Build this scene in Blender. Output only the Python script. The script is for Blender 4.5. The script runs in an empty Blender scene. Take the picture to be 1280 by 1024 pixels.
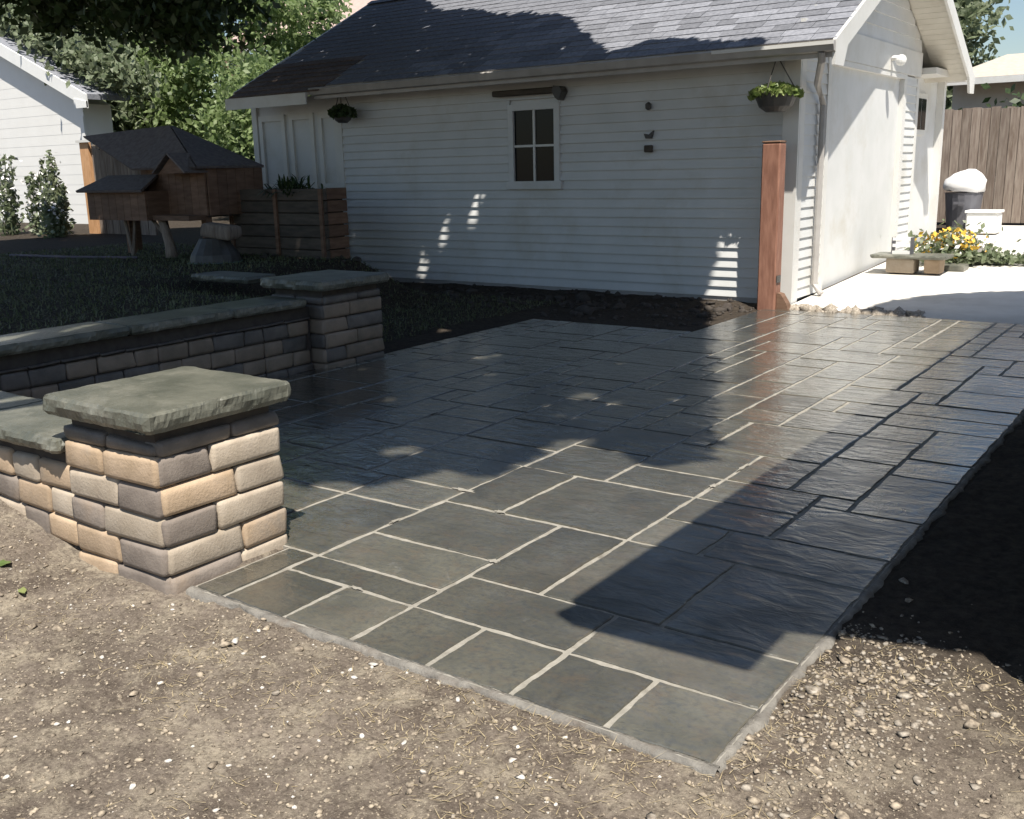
import bpy, bmesh, math, random
import numpy as np
from mathutils import Vector, Matrix, noise

random.seed(7); rng = np.random.default_rng(7)
S = bpy.context.scene
COL = S.collection
K = 0.38                                   # horizontal run of a shadow per metre of drop, along -X and +Y

# ------------------------------------------------------------------ camera
cam_d = bpy.data.cameras.new('camera'); cam = bpy.data.objects.new('camera', cam_d); COL.objects.link(cam)
yaw, pit, roll = 0.623900, 0.234488, -0.022626
fwd = Vector((-math.sin(yaw)*math.cos(pit), math.cos(yaw)*math.cos(pit), -math.sin(pit)))
rt = Vector((math.cos(yaw), math.sin(yaw), 0)); up = rt.cross(fwd)
r2 = math.cos(roll)*rt + math.sin(roll)*up; u2 = -math.sin(roll)*rt + math.cos(roll)*up
M = Matrix(((r2.x, u2.x, -fwd.x, 0), (r2.y, u2.y, -fwd.y, 0), (r2.z, u2.z, -fwd.z, 1.41), (0, 0, 0, 1)))
cam.matrix_world = M
cam_d.sensor_width = 36; cam_d.lens = 36*1256.5/1280
cam_d.clip_start = 0.05; cam_d.clip_end = 1500
S.camera = cam

# ------------------------------------------------------------------ light
sun_dir = Vector((K, -K, 1)).normalized()
elev = math.asin(sun_dir.z); azim = math.atan2(sun_dir.x, sun_dir.y)
W = bpy.data.worlds.new('World'); S.world = W; W.use_nodes = True
nt = W.node_tree; bg = nt.nodes['Background']
sky = nt.nodes.new('ShaderNodeTexSky'); sky.sky_type = 'NISHITA'; sky.sun_disc = False
sky.sun_elevation = elev; sky.sun_rotation = azim; sky.dust_density = 0.6; sky.air_density = 1.2; sky.ozone_density = 2.5
nt.links.new(sky.outputs[0], bg.inputs[0]); bg.inputs[1].default_value = 0.075
sl = bpy.data.lights.new('sun', 'SUN'); sl.energy = 5.0; sl.angle = math.radians(0.55); sl.color = (1, .94, .845)
so = bpy.data.objects.new('sun', sl); COL.objects.link(so)
so.rotation_euler = sun_dir.to_track_quat('Z', 'Y').to_euler()
S.view_settings.view_transform = 'Standard'; S.view_settings.look = 'None'
S.view_settings.exposure = 0.62; S.view_settings.gamma = 1.0
S.cycles.max_bounces = 8; S.cycles.transparent_max_bounces = 8
S.cycles.sample_clamp_indirect = 6

# ------------------------------------------------------------------ helpers
def tag(o, label=None, cat=None, group=None, kind=None):
    if label: o['label'] = label
    if cat: o['category'] = cat
    if group: o['group'] = group
    if kind: o['kind'] = kind
    return o
def empty(name, loc=(0, 0, 0), rz=0):
    o = bpy.data.objects.new(name, None); COL.objects.link(o)
    o.location = loc; o.rotation_euler = (0, 0, rz); o.empty_display_size = .2
    return o
def link(name, me, mat=None, parent=None, loc=None, rot=None):
    if mat is not None and not me.materials: me.materials.append(mat)
    o = bpy.data.objects.new(name, me); COL.objects.link(o)
    if parent: o.parent = parent
    if loc is not None: o.location = loc
    if rot is not None: o.rotation_euler = rot
    return o
def mesh_np(name, V, F, smooth=False):
    """V (n,3), F (m,k) with one k"""
    me = bpy.data.meshes.new(name)
    V = np.asarray(V, dtype=np.float32); F = np.asarray(F, dtype=np.int32); k = F.shape[1]
    me.vertices.add(len(V)); me.vertices.foreach_set('co', V.ravel())
    me.loops.add(F.size); me.loops.foreach_set('vertex_index', F.ravel())
    me.polygons.add(len(F)); me.polygons.foreach_set('loop_start', np.arange(0, F.size, k, dtype=np.int32))
    me.update(calc_edges=True)
    if smooth: me.polygons.foreach_set('use_smooth', np.ones(len(F), dtype=bool))
    return me
class MB:
    def __init__(s): s.bm = bmesh.new()
    def box(s, x0, x1, y0, y1, z0, z1, rot=None):
        v = [s.bm.verts.new(p) for p in ((x0,y0,z0),(x1,y0,z0),(x1,y1,z0),(x0,y1,z0),(x0,y0,z1),(x1,y0,z1),(x1,y1,z1),(x0,y1,z1))]
        if rot is not None:
            for q in v: q.co = rot @ q.co
        for f in ((0,3,2,1),(4,5,6,7),(0,1,5,4),(1,2,6,5),(2,3,7,6),(3,0,4,7)): s.bm.faces.new([v[i] for i in f])
        return s
    def prism(s, pts, d):
        """extrude polygon pts (3d) by vector d"""
        d = Vector(d); a = [s.bm.verts.new(p) for p in pts]; b = [s.bm.verts.new(Vector(p)+d) for p in pts]
        s.bm.faces.new(a[::-1]); s.bm.faces.new(b); n = len(a)
        for i in range(n): s.bm.faces.new((a[i], a[(i+1) % n], b[(i+1) % n], b[i]))
        return s
    def tube(s, pts, radii, n=8):
        rings = []
        pts = [Vector(p) for p in pts]
        if not hasattr(radii, '__len__'): radii = [radii]*len(pts)
        for i, p in enumerate(pts):
            t = (pts[min(i+1, len(pts)-1)] - pts[max(i-1, 0)]).normalized()
            a = t.orthogonal().normalized() if abs(t.z) > .9 else t.cross(Vector((0, 0, 1))).normalized()
            b = t.cross(a)
            rings.append([s.bm.verts.new(p + (a*math.cos(2*math.pi*k/n) + b*math.sin(2*math.pi*k/n))*radii[i]) for k in range(n)])
        for i in range(len(rings)-1):
            for k in range(n): s.bm.faces.new((rings[i][k], rings[i][(k+1) % n], rings[i+1][(k+1) % n], rings[i+1][k]))
        s.bm.faces.new(rings[0][::-1]); s.bm.faces.new(rings[-1])
        return s
    def bevel(s, w, seg=1):
        bmesh.ops.recalc_face_normals(s.bm, faces=s.bm.faces)
        bmesh.ops.bevel(s.bm, geom=list(s.bm.edges), offset=w, segments=seg, affect='EDGES', profile=.6)
        return s
    def jitter(s, a, f=1, seed=0):
        for v in s.bm.verts:
            v.co += noise.noise_vector(v.co*f + Vector((seed*3.1, seed*1.7, seed)))*a
        return s
    def mesh(s, name, smooth=False):
        bmesh.ops.recalc_face_normals(s.bm, faces=s.bm.faces)
        me = bpy.data.meshes.new(name); s.bm.to_mesh(me); s.bm.free()
        if smooth: me.polygons.foreach_set('use_smooth', [True]*len(me.polygons))
        return me
    def obj(s, name, mat, parent=None, loc=None, rot=None, smooth=False):
        return link(name, s.mesh(name, smooth), mat, parent, loc, rot)

# ------------------------------------------------------------------ materials
def nodes(name):
    m = bpy.data.materials.new(name); m.use_nodes = True; n = m.node_tree
    return m, n, n.nodes['Principled BSDF']
def mixc(n, fac, a, b):
    x = n.nodes.new('ShaderNodeMix'); x.data_type = 'RGBA'
    if isinstance(fac, (int, float)): x.inputs[0].default_value = fac
    else: n.links.new(fac, x.inputs[0])
    for i, c in ((6, a), (7, b)):
        if isinstance(c, tuple): x.inputs[i].default_value = (*c, 1) if len(c) == 3 else c
        else: n.links.new(c, x.inputs[i])
    return x.outputs[2]
def noisef(n, vec, scale, detail=4, rough=.55, lo=.35, hi=.65, dist=0):
    t = n.nodes.new('ShaderNodeTexNoise'); t.inputs['Scale'].default_value = scale
    t.inputs['Detail'].default_value = detail; t.inputs['Roughness'].default_value = rough; t.inputs['Distortion'].default_value = dist
    if vec is not None: n.links.new(vec, t.inputs['Vector'])
    r = n.nodes.new('ShaderNodeMapRange'); r.inputs[1].default_value = lo; r.inputs[2].default_value = hi
    n.links.new(t.outputs[0], r.inputs[0]); return r.outputs[0]
def coords(n, kind='pos', scale=None):
    if kind == 'pos':
        g = n.nodes.new('ShaderNodeNewGeometry'); v = g.outputs['Position']
    else:
        g = n.nodes.new('ShaderNodeTexCoord'); v = g.outputs['Object']
    if scale:
        mp = n.nodes.new('ShaderNodeMapping'); mp.inputs['Scale'].default_value = scale
        n.links.new(v, mp.inputs['Vector']); v = mp.outputs[0]
    return v
def bump(n, b, h, strength, dist):
    x = n.nodes.new('ShaderNodeBump'); x.inputs['Strength'].default_value = strength; x.inputs['Distance'].default_value = dist
    n.links.new(h, x.inputs['Height']); n.links.new(x.outputs[0], b.inputs['Normal']); return x
def rnd(n):
    return n.nodes.new('ShaderNodeObjectInfo').outputs['Random']
def math_(n, op, a, b):
    x = n.nodes.new('ShaderNodeMath'); x.operation = op
    for i, c in ((0, a), (1, b)):
        if isinstance(c, (int, float)): x.inputs[i].default_value = c
        else: n.links.new(c, x.inputs[i])
    return x.outputs[0]
def simple(name, c1, c2, scale=6, rough=.7, bs=0, bd=.003, bscale=60, var=0., stretch=None, spec=.5, dirt=None):
    m, n, b = nodes(name); v = coords(n, 'pos', stretch)
    c = mixc(n, noisef(n, v, scale), c1, c2)
    if dirt: c = mixc(n, noisef(n, v, scale*.35, 5, .7, .52, .72), c, dirt)
    if var:
        h = n.nodes.new('ShaderNodeHueSaturation'); n.links.new(c, h.inputs['Color'])
        r = n.nodes.new('ShaderNodeMapRange'); r.inputs[3].default_value = 1-var; r.inputs[4].default_value = 1+var
        n.links.new(rnd(n), r.inputs[0]); n.links.new(r.outputs[0], h.inputs['Value']); c = h.outputs[0]
    n.links.new(c, b.inputs['Base Color']); b.inputs['Roughness'].default_value = rough
    b.inputs['Specular IOR Level'].default_value = spec
    if bs: bump(n, b, noisef(n, v, bscale, 6, .6, 0, 1), bs, bd)
    return m
def leafmat(name, c1, c2, c3, trans=.35):
    m, n, b = nodes(name)
    v = coords(n)
    c = mixc(n, noisef(n, v, 1.3, 2, .5, .35, .65), c1, c2)
    c = mixc(n, noisef(n, v, 14, 1, .5, .45, .75), c, c3)
    n.links.new(c, b.inputs['Base Color']); b.inputs['Roughness'].default_value = .5
    t = n.nodes.new('ShaderNodeBsdfTranslucent'); n.links.new(c, t.inputs['Color'])
    mx = n.nodes.new('ShaderNodeMixShader'); mx.inputs[0].default_value = trans
    out = n.nodes['Material Output']
    n.links.new(b.outputs[0], mx.inputs[1]); n.links.new(t.outputs[0], mx.inputs[2]); n.links.new(mx.outputs[0], out.inputs[0])
    return m
def stone_wet():
    m, n, b = nodes('wet_slate'); v = coords(n)
    base = mixc(n, noisef(n, v, 3.2, 5, .6, .35, .65), (.066, .065, .053), (.116, .111, .088))
    base = mixc(n, noisef(n, v, 9, 6, .7, .5, .75), base, (.100, .080, .058))
    base = mixc(n, noisef(n, v, 45, 4, .7, .45, .8), base, (.050, .054, .056))
    base = mixc(n, math_(n, 'MULTIPLY', noisef(n, v, 4.5, 7, .75, .60, .78, 1.2), .7), base, (.19, .185, .17))
    base = mixc(n, math_(n, 'MULTIPLY', noisef(n, v, 1.1, 6, .7, .50, .68, .5), .55), base, (.135, .118, .092))
    base = mixc(n, math_(n, 'MULTIPLY', noisef(n, v, 2.3, 6, .7, .55, .70, .9), .6), base, (.040, .042, .040))
    h = n.nodes.new('ShaderNodeHueSaturation'); n.links.new(base, h.inputs['Color'])
    r = n.nodes.new('ShaderNodeMapRange'); r.inputs[3].default_value = .74; r.inputs[4].default_value = 1.28
    n.links.new(rnd(n), r.inputs[0]); n.links.new(r.outputs[0], h.inputs['Value'])
    n.links.new(h.outputs[0], b.inputs['Base Color'])
    # wet in pools and streaks, drier towards the near edge
    sep = n.nodes.new('ShaderNodeSeparateXYZ'); n.links.new(v, sep.inputs[0])
    far = n.nodes.new('ShaderNodeMapRange'); far.inputs[1].default_value = 2.6; far.inputs[2].default_value = 5.2
    n.links.new(sep.outputs[1], far.inputs[0])
    pud = noisef(n, v, 1.6, 4, .6, .38, .60)
    lf = n.nodes.new('ShaderNodeMapRange'); lf.inputs[1].default_value = -2.5; lf.inputs[2].default_value = -3.1; n.links.new(sep.outputs[0], lf.inputs[0])
    wet = math_(n, 'MINIMUM', math_(n, 'ADD', math_(n, 'MAXIMUM', math_(n, 'MULTIPLY', lf.outputs[0], .8), math_(n, 'MULTIPLY', far.outputs[0], .75)), math_(n, 'MULTIPLY', pud, .55)), 1.0)
    rr = n.nodes.new('ShaderNodeMapRange'); rr.inputs[3].default_value = .50; rr.inputs[4].default_value = .22
    n.links.new(wet, rr.inputs[0]); n.links.new(rr.outputs[0], b.inputs['Roughness'])
    b.inputs['Specular IOR Level'].default_value = .8
    h1 = noisef(n, coords(n, 'pos', (1, 2.2, 1)), 7, 5, .55, 0, 1, .6)
    h2 = noisef(n, v, 30, 5, .6, 0, 1)
    hs = math_(n, 'ADD', math_(n, 'MULTIPLY', h1, 1.0), math_(n, 'MULTIPLY', h2, .18))
    bp = bump(n, b, hs, .9, .009)
    b.inputs['Coat Roughness'].default_value = .07; b.inputs['Coat IOR'].default_value = 1.45
    n.links.new(wet, b.inputs['Coat Weight']); n.links.new(bp.outputs[0], b.inputs['Coat Normal'])
    return m
def dirt_mat():
    m, n, b = nodes('dry_soil'); v = coords(n)
    c = mixc(n, noisef(n, v, 2.2, 6, .65, .38, .62), (.115, .093, .075), (.22, .184, .150))
    c = mixc(n, noisef(n, v, 6, 6, .7, .48, .66), c, (.33, .285, .22))
    c = mixc(n, noisef(n, v, 60, 4, .75, .45, .75), c, (.06, .048, .038))
    c = mixc(n, noisef(n, v, 110, 3, .7, .56, .72), c, (.36, .31, .24))
    # soil blends to a darker tone beyond the near edge of the paving
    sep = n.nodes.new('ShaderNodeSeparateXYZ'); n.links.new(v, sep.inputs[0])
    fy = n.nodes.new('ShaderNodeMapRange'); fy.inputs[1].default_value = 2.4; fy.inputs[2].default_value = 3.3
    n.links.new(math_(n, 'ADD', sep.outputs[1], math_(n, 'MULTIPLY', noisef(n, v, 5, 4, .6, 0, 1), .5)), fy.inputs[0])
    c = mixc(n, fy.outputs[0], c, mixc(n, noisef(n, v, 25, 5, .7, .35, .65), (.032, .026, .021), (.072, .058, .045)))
    n.links.new(c, b.inputs['Base Color']); b.inputs['Roughness'].default_value = .95
    b.inputs['Specular IOR Level'].default_value = .15
    hs = math_(n, 'ADD', noisef(n, v, 35, 6, .7, 0, 1), math_(n, 'MULTIPLY', noisef(n, v, 160, 3, .7, 0, 1), .35))
    bump(n, b, hs, 1.0, .012)
    return m

MAT = dict(
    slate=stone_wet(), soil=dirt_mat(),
    grout=simple('pale_grout', (.25, .235, .20), (.34, .32, .28), 22, .8, .6, .003, 90, dirt=(.16, .145, .12)),
    mortar=simple('mortar_haunch', (.15, .14, .125), (.24, .225, .20), 14, .9, 1., .010, 45, dirt=(.13, .105, .085)),
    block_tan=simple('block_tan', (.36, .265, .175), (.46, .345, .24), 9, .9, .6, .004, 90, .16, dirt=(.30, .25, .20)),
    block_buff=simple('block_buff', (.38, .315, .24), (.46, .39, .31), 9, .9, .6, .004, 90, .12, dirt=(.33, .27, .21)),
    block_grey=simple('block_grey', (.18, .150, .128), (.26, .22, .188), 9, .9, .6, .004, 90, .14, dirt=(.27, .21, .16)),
    shaded_tan=simple('shaded_block_tan', (.19, .15, .11), (.26, .20, .15), 9, .55, .6, .004, 90, .14),  # darker copy of the tan block, shade painted into the colour
    shaded_grey=simple('shaded_block_grey', (.095, .085, .075), (.15, .13, .115), 9, .55, .6, .004, 90, .14),  # darker copy of the grey block, shade painted into the colour
    core=simple('block_core', (.05, .04, .035), (.07, .06, .05), 20, .95),
    cap=simple('cap_stone', (.088, .092, .074), (.145, .145, .118), 7, .36, .9, .006, 35, .06, dirt=(.26, .25, .21)),
    siding=simple('white_siding', (.61, .62, .61), (.66, .665, .66), 3, .55, .15, .001, 40, .025, dirt=(.55, .535, .49)),
    trim=simple('white_trim', (.66, .655, .625), (.70, .695, .67), 4, .5, 0, dirt=(.60, .58, .53)),
    soffit=simple('soffit_paint', (.55, .52, .45), (.62, .59, .52), 4, .6, 0, dirt=(.45, .40, .33)),
    shingle=simple('grey_shingle', (.165, .172, .195), (.235, .242, .27), 26, .95, .8, .003, 220, .26, spec=.2),
    shingle_brown=simple('brown_shingle', (.11, .085, .07), (.17, .13, .11), 26, .95, .8, .003, 220, .2, spec=.2),
    shingle_dark=simple('dark_shingle', (.14, .118, .112), (.20, .172, .16), 20, .95, .6, .003, 160, .15, spec=.2),
    shingle_pink=simple('pink_shingle', (.42, .31, .27), (.50, .38, .33), 9, .9, .4, .004, 60, .05, spec=.2),
    shingle_tan=simple('tan_shingle', (.42, .37, .31), (.50, .45, .38), 9, .9, .4, .004, 60, .05, spec=.2),
    metal_dark=simple('dark_metal', (.05, .048, .045), (.08, .075, .07), 9, .5),
    gutter_grey=simple('gutter_grey', (.36, .34, .32), (.44, .42, .40), 5, .45),
    rust=simple('red_stained_wood', (.23, .105, .068), (.34, .17, .115), 5, .7, .5, .003, 40, stretch=(6, 6, 1), dirt=(.20, .09, .06)),
    cedar=simple('brown_cedar', (.14, .078, .048), (.21, .125, .08), 5, .8, .6, .003, 40, .18, stretch=(1, 1, 5)),
    bin_wood=simple('dark_timber', (.070, .058, .045), (.115, .092, .072), 5, .85, .6, .004, 40, .2, stretch=(1, 1, 5)),
    fence=simple('weathered_fence', (.17, .130, .105), (.27, .225, .185), 4, .85, .7, .004, 30, .24, stretch=(8, 8, .8), dirt=(.11, .075, .052)),
    bark=simple('bark', (.07, .05, .035), (.13, .095, .07), 8, .95, 1., .02, 25, stretch=(2, 2, .5)),
    concrete=simple('driveway_concrete', (.60, .57, .52), (.70, .67, .62), 3, .9, .4, .003, 60, dirt=(.50, .46, .40)),
    white_plastic=simple('white_plastic', (.80, .80, .78), (.84, .84, .82), 5, .5),
    grey_plastic=simple('grey_plastic', (.10, .10, .115), (.13, .13, .145), 5, .5),
    pebble=simple('pale_pebble', (.17, .14, .11), (.46, .41, .34), 70, .8, .3, .002, 90, .2),
    gravel=simple('mixed_gravel', (.12, .095, .072), (.44, .37, .28), 55, .9, .4, .002, 90),
    straw=simple('dry_straw', (.30, .235, .13), (.46, .38, .24), 30, .8),
    white_bag=simple('white_bag', (.80, .79, .78), (.84, .84, .83), 8, .5),
    chip=simple('pale_chip', (.44, .40, .35), (.66, .63, .58), 60, .7),
    grass=leafmat('grass_blade', (.085, .11, .045), (.12, .14, .065), (.18, .18, .10), .2),
    moss=leafmat('bright_weed', (.10, .15, .03), (.16, .20, .05), (.22, .24, .08), .3),
    leaf=leafmat('maple_leaf', (.15, .22, .075), (.22, .30, .11), (.38, .45, .24), .5),
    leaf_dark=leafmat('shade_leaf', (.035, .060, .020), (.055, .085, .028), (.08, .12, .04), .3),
    leaf_pale=leafmat('pale_leaf', (.14, .18, .09), (.20, .24, .14), (.32, .35, .24), .4),
    needle=leafmat('basket_leaf', (.12, .19, .05), (.20, .27, .08), (.32, .36, .14), .35),
    petal=simple('yellow_petal', (.80, .45, .05), (.85, .60, .10), 40, .6),
    petal_white=simple('white_petal', (.75, .72, .72), (.82, .80, .80), 40, .6),
    siding_bright=simple('bright_siding', (.80, .79, .76), (.83, .82, .79), 3, .6),
    wall_grey=simple('grey_siding', (.36, .38, .36), (.42, .44, .42), 3, .7),
    wall_beige=simple('beige_siding', (.50, .46, .40), (.56, .52, .46), 3, .7),
)
def glassmat():
    m, n, b = nodes('dark_pane'); b.inputs['Base Color'].default_value = (.008, .010, .013, 1)
    b.inputs['Roughness'].default_value = .12; b.inputs['Specular IOR Level'].default_value = .2; return m
MAT['glass'] = glassmat()

# ------------------------------------------------------------------ ground
def sstep(a, b, x):
    t = np.clip((x-a)/(b-a), 0, 1); return t*t*(3-2*t)
_oct = []
def fbm2(x, y, f0, octs, seed):
    """cheap value-noise fbm on arrays"""
    r = np.random.default_rng(seed); T = r.random((256, 256)); out = 0; amp = 1; tot = 0; f = f0
    for _ in range(octs):
        X = x*f+7.3*_; Y = y*f+3.1*_; xi = np.floor(X).astype(int); yi = np.floor(Y).astype(int); fx = X-xi; fy = Y-yi
        fx = fx*fx*(3-2*fx); fy = fy*fy*(3-2*fy)
        g = lambda a, b: T[a & 255, b & 255]
        v = (g(xi, yi)*(1-fx)+g(xi+1, yi)*fx)*(1-fy)+(g(xi, yi+1)*(1-fx)+g(xi+1, yi+1)*fx)*fy
        out = out+v*amp; tot += amp; amp *= .55; f *= 2.03
    return out/tot-.5
X0, Y0, CELL = -0.8805, 2.02, 0.1524
def valid(i, j):
    if i < 0 or j < 0 or i >= 30 or j >= 50: return False
    if i >= 13 and j < 3: return False
    if i >= 19 and j >= 39: return False
    return True
def in_patio(x, y, g=0.0):
    a = (x < X0-g) & (x > -2.86+g) & (y > Y0+g) & (y < 9.64-g)
    b = (x <= -2.86+g) & (x > -5.40+g) & (y > 2.48+g) & (y < 9.64-g) & ((x > -3.776+g) | (y < 7.96-g))
    return a | b
def height(x, y):
    x = np.asarray(x, float); y = np.asarray(y, float)
    z = -0.012 + 0*x
    # driveway and yard beyond climb gently
    z = z + 0.045*np.clip(y-9.9, 0, 14)
    # soil banked against the low wall on the left
    z = z + np.clip((-3.30-x), 0, 3)*.20*sstep(2.4, 1.0, np.abs(y-1.6))*(y < 2.6)
    # raised lawn behind the seat wall
    lawn = sstep(-5.62, -5.72, x)*sstep(2.0, 2.1, y)*(y < 5.4)
    bank = sstep(-7.2, -8.5, x)*sstep(5.3, 5.5, y)*np.maximum(sstep(9.1, 8.5, y), sstep(-9.9, -10.8, x))
    r = np.maximum(lawn, bank)
    z = z*(1-r) + r*(.45+.02*np.clip(y-9, 0, 8))
    lumps = fbm2(x, y, 2.5, 3, 5)*.045*(1-np.exp(-np.maximum(np.abs(y-2.0), np.abs(x+.9)))) 
    z = z + lumps*(~in_patio(x, y)) * (1-.5*r)
    # gravelly heap beside the near right corner of the paving, clods along the garage bed
    z = z + .035*np.exp(-(((x+.64)/.17)**2+((y-2.62)/.26)**2))
    z = z + .03*np.exp(-((y-9.85)/.16)**2)*((x < -3.9) & (x > -10))*(1+2*fbm2(x, y, 4, 2, 9))
    fine = fbm2(x, y, 14, 5, 3)
    z = z + fine*.030*sstep(9, 5, np.abs(y)+0*x)*sstep(-6, -5, x)
    e = in_patio(x, y, -.03)
    z = np.where(e, np.minimum(z, -.016), z)
    z = np.where(in_patio(x, y, .02), -.06, z)
    z = np.where((y > 9.6) & (x > -3.62) & (y < 17.8), np.minimum(z, .045*np.clip(y-9.9, 0, 14)-.03), z)
    return z
def axis(segs):
    out = []
    for a, b, n in segs: out.append(np.linspace(a, b, n, endpoint=False))
    out.append(np.array([segs[-1][1]])); return np.concatenate(out)
xs = axis([(-400, -60, 8), (-60, -22, 14), (-22, -8, 45), (-8, -5.9, 30), (-5.9, -5.5, 20), (-5.5, -4.2, 40), (-4.2, .1, 330), (.1, 4, 20), (4, 60, 20), (60, 400, 8)])
ys = axis([(-200, -20, 8), (-20, -1, 20), (-1, .9, 40), (.9, 2.6, 150), (2.6, 4, 60), (4, 10.2, 150), (10.2, 30, 60), (30, 100, 20), (100, 500, 8)])
GX, GY = np.meshgrid(xs, ys, indexing='ij'); GZ = height(GX, GY)
nx, ny = GX.shape; idx = np.arange(nx*ny).reshape(nx, ny)
F = np.stack([idx[:-1, :-1], idx[1:, :-1], idx[1:, 1:], idx[:-1, 1:]], -1).reshape(-1, 4)
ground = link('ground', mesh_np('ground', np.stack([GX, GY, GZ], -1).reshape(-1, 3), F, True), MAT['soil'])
tag(ground, kind='structure')
def h1(x, y): return float(height(np.array([x]), np.array([y]))[0])

# driveway
dx = np.linspace(-3.62, 6, 30); dyy = np.linspace(9.66, 17.85, 40); A, B = np.meshgrid(dx, dyy, indexing='ij')
Z = .045*np.clip(B-9.9, 0, 14) + .004*fbm2(A, B, 1.5, 2, 4) - .03*(B < 9.7)
ii = np.arange(A.size).reshape(A.shape)
F = np.stack([ii[:-1, :-1], ii[1:, :-1], ii[1:, 1:], ii[:-1, 1:]], -1).reshape(-1, 4)
# ragged near edge
B2 = B.copy(); B2[:, 0] += .14+.10*fbm2(A[:, 0], A[:, 0]*0, 6, 3, 8)
tag(link('driveway', mesh_np('driveway', np.stack([A, B2, Z+.008], -1).reshape(-1, 3), F, True), MAT['concrete']), kind='structure')

# ------------------------------------------------------------------ patio
patio = empty('patio', (-3, 5, 0)); tag(patio, kind='structure'); patio.location = (0, 0, 0)
occ = {}
pav = []
def put(i0, i1, j0, j1):
    cells = [(i, j) for i in range(i0, i1) for j in range(j0, j1)]
    if any((c in occ) or not valid(*c) for c in cells): return False
    for c in cells: occ[c] = 1
    pav.append((i0, i1, j0, j1)); return True
for c in [(0,2,0,2),(2,4,0,2),(4,6,0,2),(6,8,0,2),(8,10,0,2),(10,12,0,2),(12,13,0,3),(0,4,2,4),(4,8,2,4),(8,12,2,3),(8,12,3,5),(8,12,5,8),
          (6,8,4,8),(3,6,4,8),(0,3,4,8),(6,10,8,12),(10,12,8,12),(4,6,8,10),(0,4,8,10),(3,6,10,12),(6,9,12,14),(9,12,12,15),(12,15,3,7),(12,15,7,9),(12,16,9,12),
          (3,6,12,14),(0,3,10,13),(6,9,14,17),(4,6,14,17),(2,4,14,18),(15,19,4,7)]: put(*c)
sizes = [(4, 2), (4, 3), (3, 2), (2, 2), (2, 4), (3, 4), (4, 4), (2, 3), (3, 3), (4, 2), (4, 3), (2, 4)]
R2 = random.Random(21)
for j in range(50):
    for i in range(30):
        if valid(i, j) and (i, j) not in occ:
            sz = sizes[:]; R2.shuffle(sz)
            for w, h in sz + [(2, 1), (1, 2), (1, 1)]:
                if put(i, i+w, j, j+h): break
# absorb single-cell leftovers into neat small stones (kept as they are: real ashlar patterns have them)
def edge_noise(x, y, s): return noise.noise(Vector((x*7, y*7, s)))*.0075 + noise.noise(Vector((x*30, y*30, s+9)))*.0045
for k, (i0, i1, j0, j1) in enumerate(pav):
    xa, xb = X0-i1*CELL, X0-i0*CELL; ya, yb = Y0+j0*CELL, Y0+j1*CELL
    g = .0105; ring = []
    st = .024 if yb < 4.5 else .05; n_x = max(3, int((xb-xa)/st)); n_y = max(3, int((yb-ya)/st))
    for t in range(n_x): x = xa+g+(xb-xa-2*g)*t/n_x; ring.append((x, ya+g+edge_noise(x, ya, k), 0))
    for t in range(n_y): y = ya+g+(yb-ya-2*g)*t/n_y; ring.append((xb-g+edge_noise(xb, y, k), y, 0))
    for t in range(n_x): x = xb-g-(xb-xa-2*g)*t/n_x; ring.append((x, yb-g+edge_noise(x, yb, k), 0))
    for t in range(n_y): y = yb-g-(yb-ya-2*g)*t/n_y; ring.append((xa+g+edge_noise(xa, y, k), y, 0))
    cx, cy = (xa+xb)/2, (ya+yb)/2; n = len(ring); V = []
    tx, ty = R2.uniform(-.006, .006), R2.uniform(-.006, .006); dz = R2.uniform(-.001, .0015)
    for sc, z in ((1, -.02), (1, -.0015), (.985, .0016)):
        for x, y, _ in ring:
            ax, ay = cx+(x-cx)*sc, cy+(y-cy)*sc
            V.append((ax, ay, z if z < -.01 else z+dz+(ax-cx)*tx+(ay-cy)*ty))
    bm = bmesh.new(); vs = [bm.verts.new(p) for p in V]
    for L in range(2):
        for t in range(n): bm.faces.new((vs[L*n+t], vs[L*n+(t+1) % n], vs[(L+1)*n+(t+1) % n], vs[(L+1)*n+t]))
    bm.faces.new(vs[2*n:3*n])
    me = bpy.data.meshes.new('paver'); bm.to_mesh(me); bm.free()
    link('paver', me, MAT['slate'], patio)
# grout bed shows between the stones
b = MB(); b.box(-2.868, X0-.001, Y0+.001, 9.64, -.05, -.0032); b.box(-3.776, -2.868, 2.478, 9.64, -.05, -.0032); b.box(-5.45, -3.776, 2.478, 7.963, -.05, -.0032)
b.obj('grout', MAT['grout'], patio)
# smeared mortar squeezed out beside some joints
for k in range(34):
    i = R2.choice(pav[:70]); x = X0-i[0]*CELL if R2.random() < .5 else X0-R2.uniform(i[0], i[1])*CELL
    y = Y0+i[2]*CELL
    L = R2.uniform(.02, .07); w = R2.uniform(.008, .017); a = 0 if R2.random() < .5 else math.pi/2
    if not (Y0+.05 < y < 6): continue
    if a: x = X0-i[1]*CELL; y = Y0+R2.uniform(i[2], i[3])*CELL
    n = 14; V = []
    for q in range(n):
        t = 2*math.pi*q/n; rr = 1+.35*math.sin(q*2.3+k)
        px, py = L*math.cos(t)*rr, w*math.sin(t)*rr
        V.append((x+px*math.cos(a)-py*math.sin(a), y+px*math.sin(a)+py*math.cos(a), .0032))
    if x > X0-.08: continue
    MB().prism(V, (0, 0, .0016)).obj('mortar_smear', MAT['grout'], patio)
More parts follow.
